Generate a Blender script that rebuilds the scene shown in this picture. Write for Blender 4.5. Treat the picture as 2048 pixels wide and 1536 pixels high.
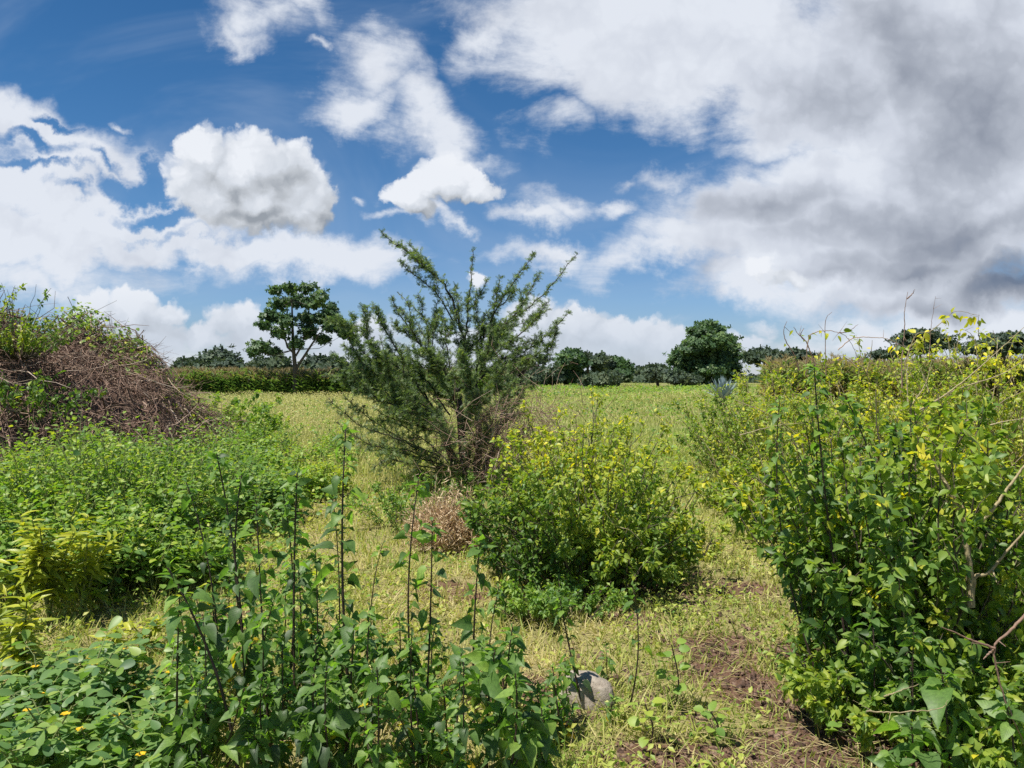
import bpy, math, random
import numpy as np
from mathutils import Vector, Matrix

scene = bpy.context.scene
for o in list(bpy.data.objects):
    bpy.data.objects.remove(o)
R = math.radians

# ------------------------------------------------------------------ camera
CAM_H = 1.65
cam_data = bpy.data.cameras.new("camera")
cam = bpy.data.objects.new("camera", cam_data)
scene.collection.objects.link(cam)
cam.location = (0, 0, CAM_H)
cam.rotation_euler = (R(90 - 0.48), 0, 0)
cam_data.sensor_fit = 'HORIZONTAL'
cam_data.sensor_width = 36.0
cam_data.lens = 36.0 * 1538 / 2048
cam_data.clip_start = 0.05
cam_data.clip_end = 5000
scene.camera = cam

# ------------------------------------------------------------------ render look
scene.view_settings.view_transform = 'Standard'
scene.view_settings.look = 'None'
scene.view_settings.gamma = 1.0
scene.view_settings.exposure = 0.55
scene.render.engine = 'CYCLES'
scene.cycles.use_denoising = False
scene.cycles.max_bounces = 6
scene.cycles.diffuse_bounces = 4
scene.cycles.transmission_bounces = 4
scene.cycles.glossy_bounces = 2
scene.cycles.transparent_max_bounces = 4
scene.cycles.sample_clamp_indirect = 4.0

# ------------------------------------------------------------------ sun
SUN_EL = R(66)
sx, sy = -0.86, -0.50
n_ = math.hypot(sx, sy)
SUN = Vector((sx / n_ * math.cos(SUN_EL), sy / n_ * math.cos(SUN_EL), math.sin(SUN_EL)))
sun_data = bpy.data.lights.new("sun", 'SUN')
sun_data.energy = 5.0
sun_data.angle = R(0.5)
sun_data.color = (1.0, 0.95, 0.86)
sun = bpy.data.objects.new("sun", sun_data)
sun.rotation_euler = (-SUN).to_track_quat('-Z', 'Y').to_euler()
scene.collection.objects.link(sun)

# ------------------------------------------------------------------ world: physical sky with cloud decks
world = bpy.data.worlds.new("World")
scene.world = world
world.use_nodes = True


def F(px, py):
    """direction of a cloud seen at photo pixel (px,py): tangent coordinates right/up"""
    return ((px - 1024) / 1538.0, (755 - py) / 1538.0)


class NT:
    def __init__(s, tree):
        s.t = tree

    def n(s, kind, **kw):
        nd = s.t.nodes.new(kind)
        for k, v in kw.items():
            setattr(nd, k, v)
        return nd

    def put(s, sock, v):
        if isinstance(v, bpy.types.NodeSocket):
            s.t.links.new(v, sock)
        else:
            sock.default_value = v

    def m(s, op, a, b=0.0, c=0.0, clamp=False):
        nd = s.n('ShaderNodeMath', operation=op, use_clamp=clamp)
        s.put(nd.inputs[0], a)
        s.put(nd.inputs[1], b)
        s.put(nd.inputs[2], c)
        return nd.outputs[0]

    def v(s, op, a, b=None, scale=None):
        nd = s.n('ShaderNodeVectorMath', operation=op)
        s.put(nd.inputs[0], a)
        if b is not None:
            s.put(nd.inputs[1], b)
        if scale is not None:
            s.put(nd.inputs['Scale'], scale)
        return nd.outputs['Value'] if op in ('LENGTH', 'DOT_PRODUCT', 'DISTANCE') else nd.outputs['Vector']

    def mix(s, f, a, b, blend='MIX'):
        nd = s.n('ShaderNodeMix', data_type='RGBA', blend_type=blend)
        s.put(nd.inputs[0], f)
        s.put(nd.inputs[6], a)
        s.put(nd.inputs[7], b)
        return nd.outputs[2]

    def mr(s, x, a, b, c=0.0, d=1.0, smooth=True):
        nd = s.n('ShaderNodeMapRange', interpolation_type='SMOOTHSTEP' if smooth else 'LINEAR')
        s.put(nd.inputs[0], x)
        for i, q in enumerate((a, b, c, d)):
            s.put(nd.inputs[1 + i], q)
        return nd.outputs[0]

    def noise(s, vec, scale, detail=4.0, rough=0.55, dist=0.0, out='Fac', dim='3D'):
        nd = s.n('ShaderNodeTexNoise', noise_dimensions=dim)
        s.put(nd.inputs['Vector'], vec)
        nd.inputs['Scale'].default_value = scale
        nd.inputs['Detail'].default_value = detail
        nd.inputs['Roughness'].default_value = rough
        nd.inputs['Distortion'].default_value = dist
        return nd.outputs[out]

    def ramp(s, x, stops):
        nd = s.n('ShaderNodeValToRGB')
        el = nd.color_ramp.elements
        while len(el) < len(stops):
            el.new(0.5)
        for e, (p, c) in zip(el, stops):
            e.position = p
            e.color = c if len(c) == 4 else (*c, 1)
        s.put(nd.inputs[0], x)
        return nd.outputs[0]

    def blobs(s, P, lst):
        """largest of a list of soft ellipses (px, py, rx, ry, weight, tilt in degrees)"""
        out = None
        sp = s.n('ShaderNodeSeparateXYZ')
        s.put(sp.inputs[0], P)
        for b in lst:
            px, py, rx, ry = b[:4]
            w = b[4] if len(b) > 4 else 1.0
            rot = b[5] if len(b) > 5 else 0.0
            u, v = F(px, py)
            mp = s.n('ShaderNodeMapping', vector_type='TEXTURE')
            cb = s.n('ShaderNodeCombineXYZ')
            s.put(cb.inputs[0], sp.outputs[0])
            s.put(cb.inputs[1], sp.outputs[1])
            if out is not None:      # chained so that the shader is evaluated one ellipse after another
                s.put(cb.inputs[2], out)
            s.put(mp.inputs['Vector'], cb.outputs[0])
            mp.inputs['Location'].default_value = (u, v, 0)
            mp.inputs['Rotation'].default_value = (0, 0, R(rot))
            mp.inputs['Scale'].default_value = (rx / 1538, ry / 1538, 1e6)
            ln = s.v('LENGTH', mp.outputs[0])
            e = s.m('MULTIPLY_ADD', ln, -w, w)
            out = e if out is None else s.m('MAXIMUM', out, e)
        return out


# heaped cumulus: sharp edges
CUMULUS = [
    # big one at the left
    (402, 308, 62, 60), (440, 350, 118, 90), (500, 325, 100, 78), (550, 342, 90, 78), (592, 378, 84, 80), (625, 408, 66, 68), (470, 360, 150, 80),
    (505, 408, 165, 66), (615, 425, 66, 48), (430, 390, 80, 70),
    # small one in the middle
    (893, 362, 74, 58), (950, 382, 66, 36, 1, -12), (850, 372, 44, 40), (815, 390, 46, 44),
    (835, 412, 46, 30, .8, -20),
    # low bank at the left
    (195, 615, 55, 40, .8), (270, 612, 62, 42, .85), (225, 650, 115, 55, .8), (330, 632, 52, 34, .75), (300, 675, 100, 50, .7),
    (465, 645, 70, 46, .7), (510, 680, 100, 55, .7), (415, 675, 60, 40, .7), (700, 675, 110, 46, .7), (200, 695, 130, 46, .7),
    # low bank right of the thorn tree
    (1075, 640, 85, 52, .85), (1150, 642, 85, 50, .85), (1240, 672, 120, 52, .8), (1335, 690, 120, 46, .7),
    (1030, 690, 170, 60, .7), (1440, 700, 130, 40, .7), (1230, 715, 300, 46, .7), (955, 562, 30, 24, .6),
    # bright heads in the stormy bank
    (1520, 535, 34, 26, .6), (1585, 562, 56, 24, .5),
]
# flat layers and torn pieces: soft edges
LAYERS = [
    (60, 260, 200, 85, 1.2, -14), (170, 320, 270, 80, 1.2, -18), (120, 400, 340, 85, 1.3, -6), (150, 470, 440, 85, 1.5, 0),
    (420, 505, 450, 48, 1.3, -4), (660, 525, 215, 46, 1.2, -12), (300, 420, 170, 50, .8, -8), (540, 545, 200, 25, .6),
    (740, 150, 110, 75, .8, 14), (700, 205, 110, 52, .85, 10), (840, 225, 130, 80, .95, -14), (880, 280, 115, 48, .8, -34),
    (930, 312, 75, 26, .6, -20), (530, 35, 120, 60, .62, -20), (600, 30, 110, 35, .5, -38), (500, 70, 70, 25, .5, -35),
    (980, 70, 110, 50, .6, 60), (640, 122, 30, 16, .5), (268, 250, 28, 16, .6, -30), (738, 402, 24, 18, .6),
    (1040, 435, 64, 26, .7), (1110, 410, 80, 26, .45), (1225, 412, 70, 27, .75), (795, 442, 45, 15, .5),
    (1370, 355, 85, 36, .6), (1270, 348, 40, 18, .4), (1110, 510, 140, 28, .75), (1540, 640, 40, 16, .55), (1090, 240, 50, 40, .4),
    (860, 425, 80, 26, .8, -22), (915, 445, 60, 16, .6, -14),
    # great stormy bank
    (1340, 50, 440, 170, 1.6, -8), (1270, 140, 330, 120, 1.4, -14), (1620, 190, 420, 150, 1.6, -14), (1960, 200, 460, 420, 2.0),
    (1640, 330, 190, 90, 1.2, 10), (1480, 420, 230, 95, 1.2, 20), (1420, 490, 250, 80, 1.3, 4), (1740, 470, 480, 190, 2.0), (1330, 520, 230, 50, 1.0),
    (1500, 575, 200, 50, .9), (1850, 580, 330, 75, 1.6), (1990, 655, 300, 50, .9),
    (100, 560, 300, 50, .5), (1700, 700, 500, 60, .5), (700, 720, 900, 50, .6),
]
# blue rifts torn in the layers
RIFTS = [(140, 398, 110, 30, 1.2, -8), (285, 378, 150, 44, 1.3, 4), (80, 295, 130, 30, 1.1, -16), (330, 434, 130, 26, 1.1, -4), (110, 245, 70, 20, 1, 0), (215, 332, 110, 20, .9, -12), (60, 345, 160, 16, .7, -6), (250, 470, 200, 16, .6, -3), (480, 512, 160, 10, .5, -4)]
# grey undersides of the stormy bank
DARK = [
    (1560, 415, 190, 48, .75, 6), (1760, 455, 320, 48, .75, 8), (1940, 470, 240, 55, .9, 4), (1950, 270, 220, 170, .9, 60), (1790, 110, 190, 110, .8, -30),
    (2030, 562, 210, 62, 1.9, 12), (1800, 545, 220, 36, .9, 6), (1660, 568, 110, 22, .7), (1850, 605, 260, 34, 1.0, 8),
    (1640, 200, 150, 60, .5), (1400, 565, 120, 60, .8, 40), (520, 432, 90, 22, 1.1), (590, 360, 60, 36, .5),
]


def build_world():
    t = world.node_tree
    t.nodes.clear()
    k = NT(t)
    out = k.n('ShaderNodeOutputWorld')
    bg = k.n('ShaderNodeBackground')
    t.links.new(bg.outputs[0], out.inputs[0])
    sky = k.n('ShaderNodeTexSky', sky_type='NISHITA')
    sky.sun_disc = False
    sky.sun_elevation = SUN_EL
    sky.sun_rotation = math.atan2(SUN.x, SUN.y)
    sky.altitude = 1200
    sky.air_density = 1.0
    sky.dust_density = 0.5
    sky.ozone_density = 2.0
    tc = k.n('ShaderNodeTexCoord')
    sp = k.n('ShaderNodeSeparateXYZ')
    t.links.new(tc.outputs['Generated'], sp.inputs[0])
    y = k.m('MAXIMUM', k.m('ABSOLUTE', sp.outputs[1]), 0.08)
    u = k.m('DIVIDE', sp.outputs[0], y)
    v = k.m('DIVIDE', sp.outputs[2], y)
    cb = k.n('ShaderNodeCombineXYZ')
    t.links.new(u, cb.inputs[0])
    t.links.new(v, cb.inputs[1])
    P = cb.outputs[0]
    # billowing distortion
    half = (0.5, 0.5, 0.5)
    w1 = k.v('SCALE', k.v('SUBTRACT', k.noise(P, 7.0, 2.0, 0.5, out='Color', dim='2D'), half), scale=0.11)
    w2 = k.v('SCALE', k.v('SUBTRACT', k.noise(P, 24.0, 5.0, 0.6, out='Color', dim='2D'), half), scale=0.055)
    Pc = k.v('ADD', k.v('ADD', P, k.v('SCALE', w1, scale=0.13)), k.v('SCALE', w2, scale=0.62))

    def voro(scale, warp):
        vo = k.n('ShaderNodeTexVoronoi', feature='SMOOTH_F1', voronoi_dimensions='2D')
        vo.inputs['Scale'].default_value = scale
        vo.inputs['Smoothness'].default_value = 0.3
        k.put(vo.inputs['Vector'], k.v('ADD', P, k.v('SCALE', w2, scale=warp)))
        return vo.outputs['Distance']
    puff = k.m('ADD', k.m('MULTIPLY', voro(19, 0.7), 0.62), k.m('MULTIPLY', voro(55, 0.8), 0.38))
    # cumulus field and the same field a step towards the sun
    Fc = k.blobs(Pc, CUMULUS)
    Fs = k.blobs(k.v('ADD', Pc, (-0.016, 0.030, 0)), CUMULUS)
    fc = k.m('ADD', Fc, k.m('MULTIPLY_ADD', puff, -0.52, 0.18))
    cmask = k.mr(fc, -0.02, 0.24)
    slope = k.m('SUBTRACT', Fc, Fs)
    # dark bases of the bank, used for both decks
    Pd = k.v('ADD', P, k.v('ADD', k.v('SCALE', w1, scale=0.8), k.v('SCALE', w2, scale=0.45)))
    Fd = k.m('MAXIMUM', k.blobs(Pd, DARK), -0.3)
    lit = k.m('ADD', k.m('MULTIPLY_ADD', slope, 0.62, 0.12), k.m('MULTIPLY_ADD', puff, -0.75, 0.72))
    lit = k.m('ADD', lit, k.m('MULTIPLY_ADD', k.noise(Pc, 14.0, 5.0, 0.55, dim='2D'), 0.7, -0.35))
    lit = k.m('SUBTRACT', lit, k.m('MULTIPLY', k.m('MAXIMUM', Fd, 0.0), 0.75))
    ccol = k.ramp(lit, [(0.0, (.30, .33, .37)), (0.3, (.50, .53, .57)), (0.6, (.64, .68, .74)), (0.95, (.82, .85, .90))])
    # layers
    stretch = k.n('ShaderNodeMapping')
    k.put(stretch.inputs[0], P)
    stretch.inputs['Scale'].default_value = (0.6, 1.35, 1)
    stretch.inputs['Rotation'].default_value = (0, 0, R(12))
    sv = stretch.outputs[0]
    Pl = k.v('ADD', P, k.v('ADD', w1, k.v('SCALE', w2, scale=0.8)))
    Fl = k.blobs(Pl, LAYERS)
    Fl = k.m('SUBTRACT', Fl, k.m('MULTIPLY', k.m('MAXIMUM', k.blobs(k.v('ADD', P, k.v('ADD', w2, k.v('SCALE', w1, scale=.9))), RIFTS), 0.0), 1.15))
    nl = k.noise(sv, 9.0, 9.0, 0.66, 0.25, dim='2D')
    fl = k.m('ADD', Fl, k.m('MULTIPLY_ADD', nl, 1.5, -0.90))
    lmask = k.m('MULTIPLY', k.mr(fl, -0.32, 0.55), 0.97)
    # soft relief: large billows lit from the upper left
    ra = k.noise(k.v('ADD', sv, k.v('SCALE', w2, scale=0.3)), 5.0, 4.0, 0.5, 0.3, dim='2D')
    rb = k.noise(k.v('ADD', k.v('ADD', sv, (-0.03, 0.06, 0)), k.v('SCALE', w2, scale=0.3)), 5.0, 4.0, 0.5, 0.3, dim='2D')
    relief = k.m('SUBTRACT', rb, ra)
    dk = k.m('MULTIPLY_ADD', Fd, 0.42, 0.13)
    dk = k.m('ADD', dk, k.m('MULTIPLY', relief, 0.75))
    dk = k.m('ADD', dk, k.m('MULTIPLY_ADD', ra, 0.35, -0.17))
    dk = k.m('ADD', dk, k.m('MULTIPLY_ADD', puff, 0.26, -0.11))
    # thicker (farther inside the bank) is greyer
    thick = k.m('MULTIPLY', k.mr(Fl, 0.3, 1.5, 0.0, 0.2), k.mr(u, 0.0, 0.45, 0.0, 1.0))
    dk = k.m('ADD', dk, thick)
    lcol = k.ramp(dk, [(0.0, (.74, .78, .85)), (0.22, (.61, .65, .73)), (0.45, (.44, .475, .545)), (0.7, (.285, .315, .38)), (1.0, (.15, .19, .27))])
    # thin veil
    veil = k.m('MULTIPLY', k.mr(k.noise(sv, 3.0, 5.0, 0.6, 0.8, dim='2D'), 0.40, 0.8), 0.28)
    S = 0.1
    # deep tropical blue overhead, paler low down
    tint = k.ramp(k.mr(v, 0.0, 0.5, smooth=False), [(0.0, (.68, .70, .84)), (0.2, (.66, .82, 1.0)), (0.45, (.46, .77, .99)), (0.75, (.36, .72, .96)), (1.0, (.31, .68, .93))])
    blue = k.mix(1.0, sky.outputs[0], tint, 'MULTIPLY')
    c = k.mix(veil, blue, (.42 / S, .52 / S, .68 / S, 1))
    lc = k.v('SCALE', lcol, scale=1 / S)
    cc = k.v('SCALE', ccol, scale=1 / S)
    # the low banks stand far off in the air: paler, their feet fading out
    pale = k.mr(v, 0.01, 0.15, 0.70, 0.0)
    cc = k.mix(pale, cc, (.52 / S, .59 / S, .70 / S, 1))
    c = k.mix(lmask, c, lc)
    cm = k.m('MULTIPLY', k.m('MULTIPLY', cmask, 0.97), k.mr(v, 0.0, 0.06, 0.55, 1.0))
    c = k.mix(cm, c, cc)
    t.links.new(c, bg.inputs['Color'])
    bg.inputs['Strength'].default_value = S * 0.72
    world.cycles.sampling_method = 'MANUAL'
    world.cycles.sample_map_resolution = 256


build_world()

# ------------------------------------------------------------------ helpers
rng = np.random.default_rng(11)
Z3 = np.array([0., 0., 1.])


def px(x, y, D):
    """point at distance D that the photograph shows at pixel (x, y)"""
    return np.array([(x - 1024) / 1538 * D, D, CAM_H - (y - 755) / 1538 * D])


def gx(x, D):
    return (x - 1024) / 1538 * D


def unit(v):
    v = np.asarray(v, float)
    return v / np.maximum(np.linalg.norm(v, axis=-1, keepdims=True), 1e-9)


def frames(d, up):
    """N rotation matrices whose y axis is d and whose z axis is as near to up as can be"""
    y = unit(d)
    x = np.cross(y, up)
    bad = np.linalg.norm(x, axis=-1) < 1e-4
    if bad.any():
        x[bad] = np.cross(y[bad], np.array([0.3, 0.9, 0.1]))
    x = unit(x)
    z = np.cross(x, y)
    return np.stack([x, y, z], axis=-1)


def rdir(n):
    return unit(rng.normal(size=(n, 3)))


class MB:
    """collects faces and links them as one mesh object"""

    def __init__(s):
        s.V, s.L, s.C, s.T, s.U, s.n = [], [], [], [], [], 0

    def add(s, v, f, tint=0.5, uv=None):
        v = np.asarray(v, float)
        f = np.asarray(f, int)
        s.V.append(v)
        s.L.append((f + s.n).ravel())
        s.C.append(np.full(len(f), f.shape[1]))
        s.T.append(np.broadcast_to(np.asarray(tint, float), (len(f),)))
        s.U.append(np.zeros((f.size, 2)) if uv is None else np.asarray(uv)[f.ravel()])
        s.n += len(v)

    def inst(s, tm, M, pos, scale, tint):
        """copies of template (verts, faces, uv): M (N,3,3), pos (N,3), scale (N,) or (N,3)"""
        tv, tf, tuv = tm
        N = len(pos)
        if N == 0:
            return
        sc = np.asarray(scale, float)
        if sc.ndim == 0:
            sc = np.full(N, float(sc))
        if sc.ndim == 1:
            sc = np.repeat(sc[:, None], 3, 1)
        lv = tv[None] * sc[:, None, :]
        v = np.einsum('nij,nkj->nki', M, lv) + np.asarray(pos)[:, None, :]
        nv = len(tv)
        f = tf[None] + (np.arange(N) * nv)[:, None, None]
        s.V.append(v.reshape(-1, 3))
        s.L.append((f + s.n).ravel())
        s.C.append(np.full(N * len(tf), tf.shape[1]))
        s.T.append(np.repeat(np.broadcast_to(np.asarray(tint, float), (N,)), len(tf)))
        s.U.append(np.tile(tuv[tf.ravel()], (N, 1)))
        s.n += N * nv

    def sticks(s, a, b, ra, rb, tint=0.5, sides=3):
        """tapered straight twigs from a to b"""
        a, b = np.atleast_2d(a), np.atleast_2d(b)
        N = len(a)
        if N == 0:
            return
        M = frames(b - a, np.tile([0.31, 0.17, 0.93], (N, 1)))
        ang = np.arange(sides) * 2 * math.pi / sides
        ring = np.stack([np.cos(ang), np.zeros(sides), np.sin(ang)], -1)
        ra = np.broadcast_to(np.asarray(ra, float), (N,))
        rb = np.broadcast_to(np.asarray(rb, float), (N,))
        r0 = np.einsum('nij,kj->nki', M, ring)
        v = np.concatenate([a[:, None] + r0 * ra[:, None, None], b[:, None] + r0 * rb[:, None, None]], 1)
        i = np.arange(sides)
        q = np.stack([i, i + sides, (i + 1) % sides + sides, (i + 1) % sides], -1)
        f = q[None] + (np.arange(N) * 2 * sides)[:, None, None]
        uv = np.zeros((N * 2 * sides, 2))
        s.add(v.reshape(-1, 3), f.reshape(-1, 4), np.repeat(np.broadcast_to(np.asarray(tint, float), (N,)), sides), uv)

    def tube(s, pts, rad, tint=0.5, sides=6):
        pts = np.asarray(pts, float)
        n = len(pts)
        rad = np.broadcast_to(np.asarray(rad, float), (n,))
        t = np.gradient(pts, axis=0)
        M = frames(t, np.tile([0.31, 0.17, 0.93], (n, 1)))
        ang = np.arange(sides) * 2 * math.pi / sides
        ring = np.stack([np.cos(ang), np.zeros(sides), np.sin(ang)], -1)
        v = pts[:, None] + np.einsum('nij,kj->nki', M, ring) * rad[:, None, None]
        f = []
        for i in range(n - 1):
            for j in range(sides):
                k = (j + 1) % sides
                f.append((i * sides + j, (i + 1) * sides + j, (i + 1) * sides + k, i * sides + k))
        L = np.repeat(np.linspace(0, 1, n), sides)
        s.add(v.reshape(-1, 3), f, tint, np.stack([np.tile(np.arange(sides) / sides, n), L], -1))

    def build(s, name, mat, parent=None, smooth=True):
        me = bpy.data.meshes.new(name)
        V = np.concatenate(s.V).astype(np.float32)
        L = np.concatenate(s.L).astype(np.int32)
        C = np.concatenate(s.C).astype(np.int32)
        if parent is not None:
            V = V - np.array(parent.location, dtype=np.float32)
        me.vertices.add(len(V))
        me.vertices.foreach_set('co', V.ravel())
        me.loops.add(len(L))
        me.loops.foreach_set('vertex_index', L)
        me.polygons.add(len(C))
        me.polygons.foreach_set('loop_start', np.concatenate([[0], np.cumsum(C)[:-1]]).astype(np.int32))
        me.polygons.foreach_set('use_smooth', np.full(len(C), smooth))
        at = me.attributes.new('tint', 'FLOAT', 'FACE')
        at.data.foreach_set('value', np.concatenate(s.T).astype(np.float32))
        uv = me.uv_layers.new(name='leaf')
        uv.data.foreach_set('uv', np.concatenate(s.U).astype(np.float32).ravel())
        me.update()
        me.validate()
        me.materials.append(mat)
        o = bpy.data.objects.new(name, me)
        scene.collection.objects.link(o)
        if parent is not None:
            o.parent = parent
        return o


def thing(name, loc, label, cat, group=None):
    o = bpy.data.objects.new(name, None)
    o.location = [float(q) for q in loc]
    o.empty_display_size = 0.1
    o['label'] = label
    o['category'] = cat
    if group:
        o['group'] = group
    scene.collection.objects.link(o)
    return o


def copy_thing(root, loc, rotz, scale, label, group=None):
    """a copy of a thing with copies of its parts and their sub-parts"""
    r = root.copy()
    scene.collection.objects.link(r)
    r.location = [float(q) for q in loc]
    r.rotation_euler = (0, 0, rotz)
    r.scale = (scale,) * 3
    r['label'] = label
    if group:
        r['group'] = group
    for ch in list(root.children):
        c = ch.copy()
        scene.collection.objects.link(c)
        c.parent = r
    return r


def setkind(o, kind, label=None, cat=None):
    o['kind'] = kind
    if label:
        o['label'] = label
        o['category'] = cat
    return o


# ------------------------------------------------------------------ leaf shapes (length along y, blade in x, face up z)
def leaf_shape(widths, fold=0.12, droop=0.25, half=0.34, wave=0.0, ys=None, serr=0.0):
    n = len(widths)
    ys = np.linspace(0, 1, n) if ys is None else np.asarray(ys, float)
    v, uv = [], []
    for i, (w, y) in enumerate(zip(widths, ys)):
        z = -droop * y * y
        e = (1 + serr * (1 if i % 2 else -1)) * w * half
        for sgn in (-1, 0, 1):
            v.append((sgn * e, y - (0.05 * w if sgn and y < 0.05 else 0), z + abs(sgn) * (fold * w * half * 2 + wave * math.sin(i * 2.1 + sgn))))
            uv.append((0.5 + sgn * 0.5 * max(w, 0.02), y))
    f = []
    for i in range(n - 1):
        a = i * 3
        f += [(a, a + 1, a + 4, a + 3), (a + 1, a + 2, a + 5, a + 4)]
    return np.array(v), np.array(f), np.array(uv)


HEART = leaf_shape([.62, .98, 1.0, .84, .62, .40, .19, .01], fold=0.16, droop=0.46, half=.42, wave=.014, ys=[-.03, .10, .26, .42, .58, .74, .88, 1], serr=.03)
HEART_B = leaf_shape([.55, .95, 1.0, .82, .6, .38, .17, .01], fold=0.34, droop=0.22, half=.38, wave=.02, ys=[-.02, .12, .28, .44, .6, .75, .89, 1], serr=.035)
HEART_C = leaf_shape([.5, .85, 1.0, .9, .7, .45, .2, .01], fold=0.22, droop=0.60, half=.34, wave=.03, ys=[-.02, .12, .28, .44, .6, .75, .89, 1], serr=.04)
OVATE = leaf_shape([.25, .9, .9, .45, .01], fold=0.16, droop=0.22, half=.31, ys=[0, .22, .48, .78, 1])
ROUND = leaf_shape([.3, .92, 1.0, .6, .05], fold=0.12, droop=0.22, half=.44, ys=[0, .25, .55, .85, 1])
OBOV = leaf_shape([.10, .55, .9, 1.0, .82, .35], fold=0.10, droop=0.10, half=.31, ys=[0, .25, .5, .72, .92, 1.0])
LANCE = leaf_shape([.2, .75, 1.0, .92, .6, .25, .01], fold=0.22, droop=0.42, half=.14, ys=[0, .15, .35, .55, .75, .9, 1])
SMALL = leaf_shape([.2, 1.0, .01], fold=0.2, droop=0.15, half=.30, ys=[0, .42, 1])
BLADE = (np.array([(-.5, 0, 0), (.5, 0, 0), (.36, .55, .02), (-.36, .55, .02), (0.0, 1, -.10)]), None, None)
_bv = np.array([(-.5, 0, 0), (.5, 0, 0), (.38, .5, .0), (-.38, .5, .0), (.05, 1, -.16), (-.05, 1, -.16)])
BLADE = (_bv, np.array([(0, 1, 2, 3), (3, 2, 4, 5)]), np.array([(0, 0), (1, 0), (1, .5), (0, .5), (1, 1), (0, 1)]))
# a feathery acacia leaf: narrow opposed leaflets along a rachis
_q, _f, _u = [], [], []
for _i in range(4):
    for _s in (-1, 1):
        _y = .14 + _i * .23
        _b = len(_q)
        _l = .30 - .03 * _i
        _q += [(0, _y - .055, 0), (_s * _l, _y + .03, .05), (_s * _l * 1.03, _y + .13, .05), (0, _y + .065, 0)]
        _f.append((_b, _b + 1, _b + 2, _b + 3))
        _u += [(.5, _y), (.5 + _s * .5, _y), (.5 + _s * .5, _y), (.5, _y)]
FEATHER = (np.array(_q), np.array(_f), np.array(_u))


# ------------------------------------------------------------------ materials
def leaf_mat(name, stops, rough=0.45, trans=0.4, tgain=(1.5, 1.6, 0.6), veins=0.0, spec=0.4, noise_scale=0.0, sheen=0.0):
    """foliage: colour by each leaf's tint, light passing through the blade"""
    m = bpy.data.materials.new(name)
    m.use_nodes = True
    t = m.node_tree
    t.nodes.clear()
    k = NT(t)
    at = k.n('ShaderNodeAttribute', attribute_name='tint')
    col = k.ramp(at.outputs['Fac'], stops)
    if noise_scale:
        geo = k.n('ShaderNodeNewGeometry')
        nz = k.noise(geo.outputs['Position'], noise_scale, 3, .6)
        col = k.mix(1.0, col, k.ramp(nz, [(.3, (.72, .74, .7)), (.7, (1.2, 1.18, 1.15))]), 'MULTIPLY')
    bump = None
    if veins:
        uv = k.n('ShaderNodeUVMap', uv_map='leaf')
        sp = k.n('ShaderNodeSeparateXYZ')
        t.links.new(uv.outputs[0], sp.inputs[0])
        ax = k.m('ABSOLUTE', k.m('SUBTRACT', sp.outputs[0], 0.5))
        ph = k.m('MULTIPLY_ADD', ax, -6.0, k.m('MULTIPLY', sp.outputs[1], 7.0))
        lat = k.m('ABSOLUTE', k.m('SUBTRACT', k.m('FRACT', ph), 0.5))
        lv = k.mr(lat, 0.0, 0.10, 1.0, 0.0)
        mid = k.mr(ax, 0.0, 0.045, 1.0, 0.0)
        vn = k.m('MAXIMUM', k.m('MULTIPLY', lv, 0.6), mid)
        col = k.mix(k.m('MULTIPLY', vn, veins), col, (.16, .22, .07, 1))
        bp = k.n('ShaderNodeBump')
        bp.inputs['Strength'].default_value = 0.12
        bp.inputs['Distance'].default_value = 0.003
        t.links.new(k.m('ADD', k.m('MULTIPLY', lat, 1.0), k.m('MULTIPLY', vn, -0.4)), bp.inputs['Height'])
        bump = bp.outputs[0]
    p = k.n('ShaderNodeBsdfPrincipled')
    t.links.new(col, p.inputs['Base Color'])
    p.inputs['Roughness'].default_value = rough
    p.inputs['Specular IOR Level'].default_value = spec
    tr = k.n('ShaderNodeBsdfTranslucent')
    t.links.new(k.mix(1.0, col, (*tgain, 1), 'MULTIPLY'), tr.inputs[0])
    if bump is not None:
        t.links.new(bump, p.inputs['Normal'])
        t.links.new(bump, tr.inputs['Normal'])
    mx = k.n('ShaderNodeMixShader')
    mx.inputs[0].default_value = trans
    t.links.new(p.outputs[0], mx.inputs[1])
    t.links.new(tr.outputs[0], mx.inputs[2])
    out = k.n('ShaderNodeOutputMaterial')
    t.links.new(mx.outputs[0], out.inputs[0])
    return m


def wood_mat(name, stops, scale=30.0, rough=0.85):
    m = bpy.data.materials.new(name)
    m.use_nodes = True
    t = m.node_tree
    k = NT(t)
    p = t.nodes['Principled BSDF']
    at = k.n('ShaderNodeAttribute', attribute_name='tint')
    geo = k.n('ShaderNodeNewGeometry')
    nz = k.noise(geo.outputs['Position'], scale, 4, .65)
    col = k.ramp(at.outputs['Fac'], stops)
    col = k.mix(1.0, col, k.ramp(nz, [(.3, (.6, .6, .6)), (.7, (1.25, 1.22, 1.18))]), 'MULTIPLY')
    t.links.new(col, p.inputs['Base Color'])
    p.inputs['Roughness'].default_value = rough
    bp = k.n('ShaderNodeBump')
    bp.inputs['Strength'].default_value = .5
    bp.inputs['Distance'].default_value = .01
    t.links.new(nz, bp.inputs['Height'])
    t.links.new(bp.outputs[0], p.inputs['Normal'])
    return m

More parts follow.
